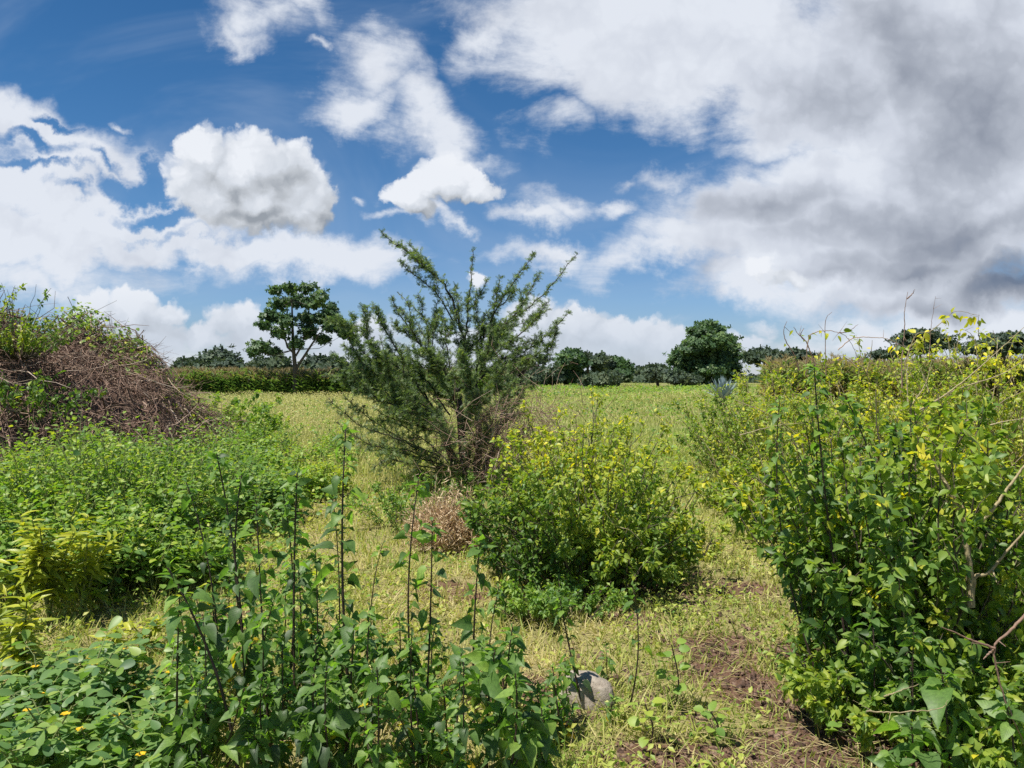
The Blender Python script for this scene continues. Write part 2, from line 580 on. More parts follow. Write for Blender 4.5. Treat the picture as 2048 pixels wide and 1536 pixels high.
# ------------------------------------------------------------------ palette
M_GRASS = leaf_mat('grass_blades', [(0, (.60, .50, .28)), (.3, (.54, .50, .20)), (.6, (.40, .43, .11)), (1, (.17, .26, .04))], .5, .35, (1.3, 1.35, .7), spec=.25)
M_TALLG = leaf_mat('seeding_grass', [(0, (.58, .50, .25)), (.4, (.54, .53, .21)), (.75, (.38, .43, .12)), (1, (.17, .26, .05))], .6, .35, (1.2, 1.25, .8), spec=.2)
M_COVER = leaf_mat('ground_herb_leaves', [(0, (.50, .46, .13)), (.45, (.38, .44, .09)), (1, (.13, .25, .04))], .45, .35, spec=.35)
M_WEED = leaf_mat('tall_weed_leaves', [(0, (.045, .080, .032)), (.5, (.10, .185, .046)), (.82, (.19, .30, .06)), (.90, (.26, .35, .055)), (.94, (.50, .36, .015)), (1, (.60, .40, .02))],
                  .52, .40, (2.2, 2.6, .8), veins=.16, spec=.5, noise_scale=70)
M_WEEDSTEM = wood_mat('dark_weed_stem', [(0, (.022, .012, .012)), (.5, (.05, .03, .022)), (1, (.10, .15, .04))], 60, .55)
M_SENNA = leaf_mat('round_leaflets', [(0, (.085, .17, .07)), (.6, (.16, .27, .075)), (1, (.27, .36, .07))], .45, .38, (1.7, 1.9, .7), spec=.45)
M_SENSTEM = wood_mat('pale_green_stem', [(0, (.12, .16, .05)), (1, (.24, .28, .09))], 50, .6)
M_PETAL = leaf_mat('yellow_petals', [(0, (.75, .45, .02)), (1, (.85, .60, .03))], .5, .3, (1.1, 1.1, .6))
M_LANCE = leaf_mat('lance_leaves', [(0, (.22, .29, .035)), (.5, (.42, .45, .045)), (1, (.62, .56, .07))], .4, .38, (1.5, 1.5, .5), veins=.25, spec=.45)
M_HERB = leaf_mat('herb_leaves', [(0, (.05, .12, .045)), (.4, (.14, .25, .05)), (.75, (.27, .37, .06)), (1, (.46, .46, .06))], .5, .36, (1.7, 1.9, .6), spec=.4)
M_BUSH = leaf_mat('bush_leaves', [(0, (.045, .095, .026)), (.38, (.11, .20, .035)), (.66, (.26, .335, .045)), (.88, (.46, .46, .05)), (1, (.66, .57, .04))], .46, .38, (1.9, 2.0, .6), spec=.36)
M_ACAC = leaf_mat('thorn_tree_leaves', [(0, (.06, .10, .052)), (.5, (.155, .22, .095)), (1, (.30, .36, .10))], .5, .3, (1.8, 2.0, .7), spec=.35)
M_ACWOOD = wood_mat('thorn_tree_bark', [(0, (.028, .022, .018)), (.6, (.07, .058, .045)), (1, (.22, .19, .15))], 25)
M_FAR = leaf_mat('far_tree_leaves', [(0, (.038, .075, .042)), (.6, (.085, .15, .06)), (1, (.17, .24, .085))], .5, .28, (1.6, 1.8, .8), spec=.3)  # leaf greens lightened and slightly blued: distance haze put into the colour
M_FARDK = leaf_mat('dark_scrub_leaves', [(0, (.042, .066, .050)), (.6, (.08, .115, .07)), (1, (.15, .18, .095))], .6, .2, (1.4, 1.5, .8), spec=.2)  # also raised and blued in colour, standing in for haze over the distance
M_FARBR = leaf_mat('bare_scrub_twigs', [(0, (.05, .045, .04)), (1, (.11, .095, .08))], .8, .1, (1, 1, 1), spec=.1)
M_BARK = wood_mat('far_tree_bark', [(0, (.05, .042, .034)), (1, (.12, .10, .08))], 8)
M_MAIZE = leaf_mat('maize_leaves', [(0, (.06, .12, .045)), (.5, (.13, .22, .06)), (.8, (.27, .28, .10)), (1, (.42, .32, .17))], .45, .35, (1.4, 1.5, .7), spec=.35)
M_TWIG = wood_mat('dead_twigs', [(0, (.065, .038, .028)), (.45, (.235, .145, .105)), (.8, (.38, .27, .20)), (1, (.50, .41, .33))], 40)
M_CANE = wood_mat('pale_canes', [(0, (.20, .155, .085)), (.6, (.36, .30, .17)), (1, (.48, .42, .28))], 40)
M_STRAW = leaf_mat('dry_straw', [(0, (.40, .28, .17)), (.5, (.62, .47, .30)), (1, (.74, .62, .43))], .7, .25, (1.1, 1.0, .8), spec=.15)
M_AGAVE = leaf_mat('agave_leaves', [(0, (.15, .22, .22)), (1, (.26, .34, .35))], .5, .05, (1, 1, 1), spec=.4)


# ------------------------------------------------------------------ ground
SOIL = [(1.29, 4.72, .30, .30), (1.10, 4.35, .20, .12), (1.42, 3.95, .18, .26), (1.36, 3.55, .28, .20), (1.0, 3.34, .70, .17), (1.60, 3.40, .42, .20), (1.25, 4.2, .22, .30),
        (1.52, 5.95, .55, .22), (.80, 5.35, .25, .15), (1.75, 4.6, .18, .3), (-.75, 8.3, .4, .3), (-.45, 5.9, .3, .25), (-1.9, 5.1, .3, .3), (.1, 4.0, .4, .2)]


def gh(x, y):
    """height of the ground"""
    x = np.asarray(x, float)
    y = np.asarray(y, float)
    h = .022 * np.sin(1.3 * x + .7 * y) + .018 * np.sin(2.9 * x - 1.7 * y + 1) + .010 * np.sin(5.1 * x + 4.3 * y + 2) + .006 * np.sin(11 * x - 9 * y)
    far = np.clip((y - 25) / 60, 0, 1)
    return h * (1 + 3 * far) - .0


def soil(x, y):
    m = np.zeros_like(np.asarray(x, float))
    for (cx, cy, rx, ry) in SOIL:
        m = np.maximum(m, 1 - np.sqrt(((x - cx) / rx) ** 2 + ((y - cy) / ry) ** 2))
    wob = .22 * np.sin(9 * x + 5 * y) + .18 * np.sin(17 * y - 13 * x) + .12 * np.sin(31 * x + 23 * y)
    return np.clip((m + wob * .8 + .12) * 2.2, 0, 1)


def make_ground():
    def axis(a, b, step, far_lo, far_hi, n=34):
        mid = np.arange(a, b + 1e-6, step)
        up = b + (far_hi - b) * (np.linspace(0, 1, n)[1:]) ** 3.2
        up = up[up > b + step]
        lo = a - (a - far_lo) * (np.linspace(0, 1, n)[1:]) ** 3.2
        lo = lo[lo < a - step]
        return np.concatenate([lo[::-1], mid, up])
    X = axis(-3.2, 3.4, .034, -2600, 2600)
    Y = axis(2.0, 8.0, .034, -60, 3000)
    gxx, gyy = np.meshgrid(X, Y)
    z = gh(gxx, gyy)
    s = soil(gxx, gyy)
    r = np.random.default_rng(3)
    near = ((np.abs(gxx) < 4) & (gyy < 8.2)).astype(float)
    z = z + near * (r.normal(size=z.shape) * (.002 + .008 * s)) - .012 * s * near
    V = np.stack([gxx, gyy, z], -1).reshape(-1, 3)
    ny, nx = gxx.shape
    i = np.arange(ny - 1)[:, None] * nx + np.arange(nx - 1)[None]
    f = np.stack([i, i + 1, i + 1 + nx, i + nx], -1).reshape(-1, 4)
    mb = MB()
    mb.add(V, f)
    m = bpy.data.materials.new('earth_and_turf')
    m.use_nodes = True
    t = m.node_tree
    k = NT(t)
    p = t.nodes['Principled BSDF']
    geo = k.n('ShaderNodeNewGeometry')
    P = geo.outputs['Position']
    n1 = k.noise(P, 1.1, 4, .6)
    n2 = k.noise(P, 14, 6, .7)
    n3 = k.noise(P, 60, 4, .7)
    n0 = k.noise(P, .06, 4, .55)
    turf = k.ramp(k.m('ADD', k.m('MULTIPLY', n1, .6), k.m('MULTIPLY', n2, .4)), [(.3, (.14, .14, .05)), (.5, (.24, .215, .09)), (.7, (.34, .28, .15))])
    turf = k.mix(k.mr(n0, .42, .62), turf, (.15, .21, .05, 1))
    earth = k.ramp(k.m('ADD', k.m('MULTIPLY', n2, .6), k.m('MULTIPLY', n3, .4)), [(.32, (.045, .024, .016)), (.5, (.125, .072, .048)), (.68, (.22, .145, .10))])
    # bare patches
    sp = k.n('ShaderNodeSeparateXYZ')
    t.links.new(P, sp.inputs[0])
    best = None
    for (cx, cy, rx, ry) in SOIL:
        a = k.m('DIVIDE', k.m('SUBTRACT', sp.outputs[0], cx), rx)
        b = k.m('DIVIDE', k.m('SUBTRACT', sp.outputs[1], cy), ry)
        d = k.m('SUBTRACT', 1.0, k.m('SQRT', k.m('ADD', k.m('MULTIPLY', a, a), k.m('MULTIPLY', b, b))))
        best = d if best is None else k.m('MAXIMUM', best, d)
    mask = k.mr(k.m('ADD', best, k.m('MULTIPLY_ADD', n2, .9, -.45)), -.25, .15)
    col = k.mix(mask, turf, earth)
    t.links.new(col, p.inputs['Base Color'])
    p.inputs['Roughness'].default_value = .95
    p.inputs['Specular IOR Level'].default_value = .1
    bp = k.n('ShaderNodeBump')
    bp.inputs['Strength'].default_value = .8
    bp.inputs['Distance'].default_value = .02
    t.links.new(k.m('ADD', n2, k.m('MULTIPLY', n3, .5)), bp.inputs['Height'])
    t.links.new(bp.outputs[0], p.inputs['Normal'])
    g = mb.build('ground', m)
    setkind(g, 'structure', 'yellow green turf ground with bare reddish earth patches', 'ground')


make_ground()


def frust(n, d0, d1, power, r, margin=1.08):
    """points on the ground inside the view, density falling with distance"""
    q = r.random(n)
    D = (d0 ** power + q * (d1 ** power - d0 ** power)) ** (1 / power)
    x = (r.random(n) * 2 - 1) * .666 * margin * D
    return x, D


def clump(x, y, s=1.0):
    return (np.sin(2.1 * s * x + 1.3 * s * y) + np.sin(3.7 * s * x - 2.9 * s * y + 1.7) + np.sin(.9 * s * y - 1.9 * s * x + .6)) / 3


def path_mask(x, y):
    """worn strip at the right where the turf is short"""
    c = 1.15 + .05 * (y - 3)
    return np.exp(-((x - c) / .55) ** 2) * np.clip((7.5 - y) / 2, 0, 1)


# ------------------------------------------------------------------ grass
def make_grass():
    r = np.random.default_rng(5)
    mb = MB()
    N = 150000
    x, y = frust(N, 2.3, 22, .55, r)
    s = soil(x, y)
    c = clump(x, y, 2.2)
    keep = r.random(N) > np.clip(s * .80 + np.clip(-c - .25, 0, .5) * .5, 0, .97)
    x, y, c = x[keep], y[keep], c[keep]
    n = len(x)
    pm = path_mask(x, y)
    hgt = (.05 + .08 * r.random(n) ** 2 + .05 * np.clip(clump(x, y, 3.1), 0, 1)) * (1 + .03 * y) * (1 - .25 * pm)
    w = .0038 + .0009 * y
    az = r.random(n) * 6.283
    tilt = np.clip(np.abs(r.normal(size=n)) * .5 + .25, 0, 1.35)
    d = np.stack([np.cos(az) * np.sin(tilt), np.sin(az) * np.sin(tilt), np.cos(tilt)], -1)
    M = frames(d, np.tile(Z3, (n, 1)) + .5 * r.normal(size=(n, 3)))
    tint = np.clip(.52 + .24 * r.normal(size=n) + .22 * clump(x, y, .8) + .25 * clump(x + 5, y, 2.6) + .12 * pm, 0, 1)
    mb.inst(BLADE, M, np.stack([x, y, gh(x, y) - .004], -1), np.stack([w, hgt, hgt], -1), tint)
    # long dry stalks lying about
    N = 9000
    x, y = frust(N, 3.0, 12, .6, r)
    az = r.random(N) * 6.283
    L = .05 + .16 * r.random(N)
    a = np.stack([x, y, gh(x, y) + .004 + .03 * r.random(N)], -1)
    b = a + np.stack([np.cos(az) * L, np.sin(az) * L, .06 * (r.random(N) - .3)], -1)
    mb.sticks(a, b, .0012 + .0002 * y, .0006 + .0001 * y, np.clip(.05 + .12 * r.normal(size=N), 0, .4))
    o = mb.build('grass', M_GRASS)
    setkind(o, 'stuff', 'short yellow green grass with dry straw covering the ground', 'grass')
    # small herb leaves between the blades
    mb = MB()
    N = 80000
    x, y = frust(N, 2.9, 20, .6, r)
    c = clump(x + 3, y, 1.3)
    keep = r.random(N) < np.clip(.5 + .9 * c - .8 * soil(x, y) - .30 * path_mask(x, y) + .15 * (y > 4.6), 0, 1)
    x, y = x[keep], y[keep]
    n = len(x)
    h = (.02 + .09 * r.random(n)) * (1 + .035 * y)
    az = r.random(n) * 6.283
    d = np.stack([np.cos(az), np.sin(az), .5 * r.normal(size=n)], -1)
    M = frames(d, np.tile(Z3, (n, 1)) + .55 * r.normal(size=(n, 3)))
    mb.inst(SMALL, M, np.stack([x, y, gh(x, y) + h], -1), (.016 + .022 * r.random(n)) * (1 + .03 * y), np.clip(.46 + .24 * r.normal(size=n) + .20 * clump(x, y, .9), 0, 1))
    o = mb.build('ground_cover', M_COVER)
    setkind(o, 'stuff', 'tiny pale herb leaves spread through the short grass', 'ground cover')


make_grass()


def make_field():
    """seeding grass and low growth of the open field, out to the trees"""
    r = np.random.default_rng(8)
    mb = MB()
    for (N, d0, d1, hh, nb) in ((11000, 10, 30, .42, 10), (13000, 28, 75, .55, 9), (12000, 70, 190, .55, 7)):
        x, y = frust(N, d0, d1, 1.0, r, 1.15)
        c = clump(x, y, .25) + .6 * clump(x, y, .09)
        keep = r.random(N) < np.clip(.75 + .3 * c, .15, 1)
        if d0 < 15:
            keep &= (r.random(N) < np.clip((y - 9) / 5, 0, 1)) & ~((x < -2.6 - .1 * (y - 6)) & (y < 13))
        # greener to the right, straw coloured to the left
        x, y, c = x[keep], y[keep], c[keep]
        n = len(x)
        left = np.clip(.5 - x / (.25 * y) * .5, 0, 1)
        H = hh * (.55 + .6 * r.random(n)) * (.45 + .55 * left)
        tn = np.clip(.30 + .40 * (1 - left) + .20 * clump(x, y, .12) * (1 - left) + .14 * c + .06 * r.normal(size=n), 0, 1)
        for b in range(nb):
            az = r.random(n) * 6.283
            tilt = np.abs(r.normal(size=n)) * .35 + .05
            d = np.stack([np.cos(az) * np.sin(tilt), np.sin(az) * np.sin(tilt), np.cos(tilt)], -1)
            M = frames(d, rdir(n))
            off = r.normal(size=(n, 2)) * (.10 + .0035 * y[:, None])
            hb = H * (.6 + .5 * r.random(n))
            xx, yy = x + off[:, 0], y + off[:, 1]
            mb.inst(BLADE, M, np.stack([xx, yy, gh(xx, yy) - .02], -1), np.stack([.005 + .0008 * y, hb, hb], -1), np.clip(tn + .12 * r.normal(size=n), 0, 1))
    # leafy low weeds in drifts across the field
    lv = MB()
    N = 7000
    x, y = frust(N, 12, 120, 1.0, r, 1.1)
    keep = (clump(x, y, .16) + .7 * clump(x + 9, y, .5) + .35 * r.normal(size=N) > .25) & ~((x < -3) & (y < 15))
    x, y = x[keep], y[keep]
    n = len(x)
    hh = (.22 + .30 * r.random(n)) * (1 + .3 * (clump(x, y, .3) > 0))
    for q in range(13):
        off = r.normal(size=(n, 2)) * (.12 + .004 * y[:, None])
        d = np.stack([r.normal(size=n), r.normal(size=n), .3 * r.normal(size=n)], -1)
        M = frames(d, np.tile(Z3, (n, 1)) + .5 * r.normal(size=(n, 3)))
        lv.inst(SMALL, M, np.stack([x + off[:, 0], y + off[:, 1], gh(x, y) + hh * (.25 + .75 * r.random(n))], -1), .05 + .0028 * y, np.clip(.52 + .2 * clump(x, y, .21) + .16 * r.normal(size=n), 0, .95))
    o = lv.build('field_weeds', M_HERB)
    setkind(o, 'stuff', 'drifts of fresh green low weeds scattered over the field', 'weeds')
    # airy seed heads
    N = 90000
    x, y = frust(N, 13, 62, 1.1, r)
    keep = (x < -.02 * y + 1.5) | (r.random(N) < .15)
    x, y = x[keep], y[keep]
    n = len(x)
    M = frames(rdir(n), rdir(n))
    h = (.25 + .4 * r.random(n)) * np.clip((y - 8) / 14, .3, 1)
    mb.inst(SMALL, M, np.stack([x, y, gh(x, y) + h], -1), .022 + .0012 * y, np.clip(.26 + .10 * r.normal(size=n), 0, 1))
    o = mb.build('tall_grass', M_TALLG)
    setkind(o, 'stuff', 'pale yellow seeding grass over the open field', 'tall grass')


make_field()


# ------------------------------------------------------------------ maize
def make_maize():
    r = np.random.default_rng(21)

    def stand(xs, ys, H, dry):
        mb = MB()
        n = len(xs)
        h = H * (.66 + .42 * r.random(n)) * (1 + .08 * np.sin(.9 * xs) * np.sin(.37 * xs + ys))
        z = gh(xs, ys)
        base = np.stack([xs, ys, z], -1)
        top = base + np.stack([.06 * r.normal(size=n), .06 * r.normal(size=n), h], -1)
        mb.sticks(base, top, .022, .012, np.clip(.45 + dry * .4 + .1 * r.normal(size=n), 0, 1))
        for j in range(9):
            tt = .18 + .09 * j
            az = r.random(n) * 6.283
            el = .75 + .3 * r.random(n)
            d = np.stack([np.cos(az) * np.cos(el), np.sin(az) * np.cos(el), np.sin(el)], -1)
            M = frames(d, np.tile(Z3, (n, 1)))
            mb.inst(LANCE, M, base + (top - base) * tt, np.stack([np.full(n, .42), .55 + .35 * r.random(n), np.full(n, .9)], -1), np.clip(.36 + dry * .5 * (j < 4) + dry * .2 + .16 * (j > 6) + .18 * r.normal(size=n), 0, .97))
        for j in range(7):      # tassels
            d = np.stack([.42 * r.normal(size=n), .42 * r.normal(size=n), np.ones(n)], -1)
            mb.sticks(top - d * .06, top + d * (.20 + .16 * r.random(n))[:, None], .020, .010, .93 + .07 * r.random(n))
        return mb
    n = 5200
    ys = 57 + r.random(n) ** 1.6 * 36
    xs = (-.445 + .44 * r.random(n)) * ys
    ys = 57 + np.round((ys - 57) / .8) * .8 + .1 * r.normal(size=n)
    ok = clump(xs, ys, .35) + .5 * r.normal(size=n) > -.9
    xs, ys = xs[ok], ys[ok]
    o = stand(xs, ys, 1.98, .0).build('maize_crop', M_MAIZE)
    setkind(o, 'stuff', 'green maize crop with brown tassels behind the yellow grass', 'maize')
    n = 3600
    ys = 46 + r.random(n) ** 1.3 * 40
    xs = (.33 + .40 * r.random(n)) * ys
    o = stand(xs, ys, 2.5, .95).build('ripening_maize_crop', M_MAIZE)
    setkind(o, 'stuff', 'brownish ripening maize crop behind the yellow scrub at the right', 'maize')


make_maize()

# ------------------------------------------------------------------ far trees
_cv = [np.array(Matrix.Rotation(a, 3, ax) @ Vector(p)) for a, ax in ((0, 'Z'), (1.2, 'Z'), (2.5, 'Z'), (3.9, 'Z'), (5.1, 'Z'), (.8, 'X'), (-.9, 'X'))
       for p in ((-.13, .05, 0), (.13, .05, 0), (.17, .55, .06), (-.17, .55, .06))]
CLUMP = (np.array(_cv), np.arange(28).reshape(7, 4), np.zeros((28, 2)))


def crown_leaves(mb, blobs, n, size, r, tint=.45, flat=.5, shell=.55, spread=.2, drop=0.0, ragged=.16):
    """leaf clumps spread through a list of ellipsoids (centre, radii)"""
    vol = np.array([b[1][0] * b[1][1] * b[1][2] for b in blobs]) ** .75
    pick = r.choice(len(blobs), n, p=vol / vol.sum())
    c = np.array([b[0] for b in blobs])[pick]
    R_ = np.array([b[1] for b in blobs])[pick]
    bt = r.normal(size=len(blobs))[pick] * .10
    d = unit(r.normal(size=(n, 3)))
    rad = (shell + (1 - shell) * r.random(n)) * (1 + ragged * r.normal(size=n))
    p = c + d * R_ * rad[:, None]
    nrm = d * np.array([1, 1, 1.0]) + Z3 * flat + spread * r.normal(size=(n, 3))
    out = unit(np.cross(nrm, rdir(n))) + d * .5 - Z3 * drop
    M = frames(out, nrm)
    mb.inst(CLUMP, M, p, size * (.6 + .8 * r.random(n)), np.clip(tint + bt + .2 * r.normal(size=n), 0, 1))


def far_tree(name, label, blobs, trunk, n, size, mat, seed, cat='tree', group=None, limbs=(), bark=M_BARK, tint=.45, **kw):
    r = np.random.default_rng(seed)
    base = np.array(trunk[0][:3], float)
    t = thing(name, base, label, cat, group)
    mb = MB()
    pts = np.array([q[:3] for q in trunk], float)
    mb.tube(pts, [q[3] for q in trunk], .5, 7)
    for lb in limbs:
        mb.tube(np.array([q[:3] for q in lb], float), [q[3] for q in lb], .5, 5)
    # thin limbs up into every clump
    for (c, R_) in blobs[:26]:
        c = np.array(c, float)
        j = pts[np.argmin(np.abs(pts[:, 2] - (c[2] - R_[2] * 1.2)))]
        mid = (j + c) / 2 + np.array([0, 0, -.12 * np.linalg.norm(c - j)])
        rr = pts.shape[0] and trunk[-1][3]
        mb.tube(np.array([j, mid, c]), [rr * .55, rr * .38, rr * .15], .4, 4)
    mb.build('trunk', bark, t)
    mb = MB()
    crown_leaves(mb, blobs, n, size, r, tint, **kw)
    mb.build('crown', mat, t, smooth=False)
    return t


def pblob(x, y, rx, ry, D, dz=0.0, rd=None):
    s = D / 1538
    return (tuple(px(x, y, D + dz)), (rx * s, (rd if rd is not None else rx) * s, ry * s))


def trunk_px(pts, D):
    return [tuple(px(x, y, D)) + (r,) for x, y, r in pts]


def make_far():
    # the tall layered tree left of the thorn tree
    D = 57
    r = np.random.default_rng(2)
    cl = [(550, 580, 19, 11), (580, 577, 25, 13), (616, 577, 21, 14), (642, 592, 22, 14), (562, 606, 30, 15), (596, 602, 28, 15), (630, 607, 28, 14),
          (664, 618, 20, 15), (540, 632, 28, 16), (572, 640, 24, 16), (612, 636, 26, 15), (650, 634, 30, 17), (560, 665, 26, 15), (527, 650, 18, 10),
          (522, 694, 30, 18), (504, 702, 16, 11), (548, 702, 20, 10), (592, 684, 20, 14), (617, 662, 24, 15), (662, 652, 22, 14), (646, 678, 20, 11), (676, 640, 15, 10), (690, 668, 22, 12)]
    blobs = [pblob(x, y, a * .86, b * .95, D, r.normal() * 1.1) for x, y, a, b in cl]
    g = (gx(590, D), D, gh(gx(590, D), D) - .1)
    trunk = [g + (.22,)] + trunk_px([(590, 735, .17), (587, 700, .13), (585, 650, .09), (584, 600, .05)], D)
    limbs = [trunk_px([(591, 738, .13), (606, 716, .10), (624, 688, .075), (640, 665, .05)], D), trunk_px([(588, 706, .10), (575, 694, .08), (569, 672, .05)], D),
             trunk_px([(591, 712, .09), (604, 692, .07), (612, 655, .04)], D)]
    far_tree('shade_tree', 'tall open tree with layered green crown behind the yellow grass', blobs, trunk, 2700, .30, M_FAR, 31, limbs=limbs, flat=.8, shell=.3, spread=.5, drop=.3)
    # dense triangular tree at the right
    D = 140
    cl = [(1414, 651, 20, 9), (1400, 661, 22, 9), (1428, 663, 26, 11), (1398, 675, 22, 11), (1440, 678, 26, 12), (1412, 686, 34, 12), (1385, 697, 28, 10), (1452, 695, 24, 12), (1425, 704, 34, 12),
          (1365, 708, 24, 9), (1358, 722, 22, 9), (1395, 716, 34, 12), (1462, 711, 20, 10), (1440, 722, 34, 13), (1380, 733, 34, 12), (1420, 738, 40, 16), (1455, 740, 24, 16), (1390, 750, 36, 14)]
    blobs = [pblob(x, y, a, b, D, r.normal() * 2) for x, y, a, b in cl]
    g = (gx(1432, D), D, -.2)
    trunk = [g + (.55,)] + trunk_px([(1432, 740, .5), (1436, 710, .35), (1428, 680, .2), (1415, 655, .1)], D)
    far_tree('spreading_tree', 'dense dark triangular tree beyond the field at the right', blobs, trunk, 6500, .85, M_FAR, 32,
             ragged=.28, spread=.4, drop=.45, limbs=[trunk_px([(1434, 728, .3), (1418, 706, .22), (1404, 694, .12)], D)], flat=.8, shell=.5, tint=.5)
    # the rest: (label, list of clumps in photo pixels, trunk x, distance, material, leaf size, count)
    rest = [
        ('acacia_tree', 'flat dark bush behind the green maize beside the brush heap', [(378, 730, 24, 12), (362, 738, 16, 8), (395, 737, 18, 10)], 378, 95, M_FARDK, .8, 900),
        ('acacia_tree', 'domed dark thorn tree standing behind the left end of the maize', [(440, 716, 30, 14), (420, 728, 26, 14), (462, 730, 22, 12), (440, 734, 40, 14)], 440, 95, M_FARDK, .8, 1700),
        ('scrub_tree', 'low dark tree seen under the left branches of the tall layered tree', [(530, 732, 30, 14), (505, 738, 20, 9), (556, 728, 24, 16), (545, 738, 40, 12)], 530, 120, M_FARDK, 1.0, 1300),
        ('scrub_tree', 'dark flat topped tree right of the tall tree trunk', [(640, 726, 30, 13), (615, 738, 26, 10), (668, 732, 30, 15), (650, 740, 44, 12)], 645, 120, M_FARDK, 1.0, 1500),
        ('scrub_tree', 'dark bush behind the left side of the thorn tree', [(735, 735, 40, 17), (775, 740, 34, 14), (705, 742, 30, 11)], 740, 130, M_FARDK, 1.0, 1300),
        ('bare_scrub', 'brownish half bare scrub behind the right side of the thorn tree', [(1045, 738, 26, 24), (1020, 746, 24, 18), (1066, 745, 22, 16)], 1045, 150, M_FARBR, 1.0, 1100),
        ('slender_tree', 'small tuft crowned tree rising from the bare scrub', [(1086, 717, 9, 9), (1080, 722, 5, 6)], 1084, 155, M_FARDK, .8, 160),
        ('scrub_bush', 'dark scrub bush in front of the bare scrub', [(1095, 750, 28, 17), (1072, 755, 22, 13)], 1092, 140, M_FARDK, 1.0, 1000),
        ('round_tree', 'round dark tree rising behind the yellow bush', [(1146, 710, 22, 12), (1136, 722, 24, 13), (1158, 727, 20, 12), (1122, 738, 16, 12), (1140, 752, 32, 14)], 1142, 145, M_FAR, 1.0, 2000),
        ('palm_like_tree', 'thin pale drooping tree between the two round trees', [(1176, 710, 9, 6), (1171, 719, 5, 8), (1183, 719, 4, 8)], 1176, 145, M_FARDK, .7, 140),
        ('broad_tree', 'ragged dark tree with drooping left side among the far trees', [(1200, 722, 18, 13), (1192, 733, 9, 12), (1212, 728, 16, 14)], 1204, 145, M_FARDK, 1.0, 750),
        ('broad_tree', 'round topped dark tree right of the ragged one', [(1234, 724, 18, 9), (1250, 733, 16, 9), (1222, 735, 16, 9), (1240, 746, 22, 10)], 1236, 145, M_FAR, 1.0, 1200),
        ('scrub_bush', 'grey green round bush at the foot of the far trees', [(1200, 760, 30, 11), (1180, 762, 20, 8)], 1198, 115, M_FARDK, .8, 1400),
        ('scrub_bush', 'dark round bush below the broad trees', [(1222, 756, 20, 12)], 1222, 122, M_FARDK, .8, 900),
        ('small_tree', 'small lone bushy tree in the gap of the far treeline', [(1316, 744, 22, 13), (1302, 748, 14, 10), (1328, 748, 14, 10)], 1316, 135, M_FARDK, .8, 900),
        ('scrub_bush', 'low dark bush under the left edge of the triangular tree', [(1355, 756, 24, 13), (1378, 760, 24, 11)], 1362, 125, M_FARDK, .8, 900),
        ('acacia_tree', 'flat dark thorn tree between the triangular tree and the right scrub', [(1522, 708, 30, 9), (1545, 715, 26, 9), (1505, 716, 18, 8)], 1525, 60, M_FARDK, .45, 1200),
        ('acacia_tree', 'low dark thorn tree behind the arching vines', [(1590, 709, 22, 9), (1612, 716, 20, 8), (1572, 716, 16, 7)], 1595, 62, M_FARDK, .45, 900),
        ('acacia_tree', 'flat topped thorn tree behind the yellow leaved vine', [(1838, 668, 34, 7), (1808, 680, 24, 6), (1870, 679, 34, 7), (1842, 694, 44, 10), (1775, 708, 34, 7), (1895, 690, 20, 5)], 1840, 42, M_FARDK, .24, 3400),
        ('acacia_tree', 'spreading thorn tree at the right edge behind the scrub', [(1975, 688, 36, 7), (2020, 675, 40, 9), (2050, 690, 44, 12), (1950, 699, 34, 7), (2000, 700, 50, 9)], 2010, 45, M_FARDK, .24, 3800),
    ]
    for i, (nm, lb, cl, tx, D, mat, sz, n) in enumerate(rest):
        blobs = [pblob(x, y, a, b, D, r.normal() * D * .012) for x, y, a, b in cl]
        zt = np.mean([b[0][2] for b in blobs])
        g = (gx(tx, D), D, -.1)
        trunk = [g + (.0022 * D,), (g[0] + .01 * D * r.normal() * .3, D, zt * .5, .0019 * D), (g[0], D, zt, .001 * D)]
        far_tree(nm, lb, blobs, trunk, int(n * 1.05), sz * .9, mat, 50 + i, group='trees and scrub along the horizon', flat=1.0 if 'acacia' in nm else .5, shell=.3, ragged=.34 if 'acacia' in nm else .2)
    # the far wood closing the horizon
    mb = MB()
    n = 9000
    D = 230 + 60 * r.random(n)
    x = (r.random(n) * 2 - 1) * .72 * D
    h = (2.2 + 1.3 * np.sin(x * .05) + 1.1 * np.sin(x * .13 + 2) + .7 * np.sin(x * .31)) * r.random(n) ** .6
    M = frames(rdir(n) + Z3 * .2, rdir(n) + Z3 * .6)
    mb.inst(CLUMP, M, np.stack([x, D, np.clip(h, .2, 9)], -1), 2.2, np.clip(.5 + .25 * r.normal(size=n), 0, 1))
    o = mb.build('distant_wood', M_FARDK, smooth=False)
    setkind(o, 'stuff', 'low dark line of distant bush along the horizon', 'woodland')
    # blue agave clump
    D = 38
    c = np.array([gx(1446, D), D, 0])
    t = thing('agave', c, 'blue grey agave rosette left of the right hand scrub', 'agave')
    mb = MB()
    n = 60
    az = np.arange(n) * 2.4
    el = .35 + 1.05 * np.linspace(0, 1, n) ** .8 + .1 * r.normal(size=n)
    d = np.stack([np.cos(az) * np.cos(el), np.sin(az) * np.cos(el), np.sin(el)], -1)
    M = frames(d, np.tile(Z3, (n, 1)))
    mb.inst(leaf_shape([.6, .9, 1, .8, .45, .02], fold=.3, droop=-.1, half=.055), M, c + d * .05 + Z3 * .55, np.stack([np.full(n, 1.4), .95 + .3 * r.random(n), np.ones(n)], -1), r.random(n))
    mb.build('rosette', M_AGAVE, t)
    mb = MB()
    mb.tube([c - Z3 * .1, c + Z3 * .65], [.16, .13], .5)
    mb.build('stump', M_BARK, t)


make_far()


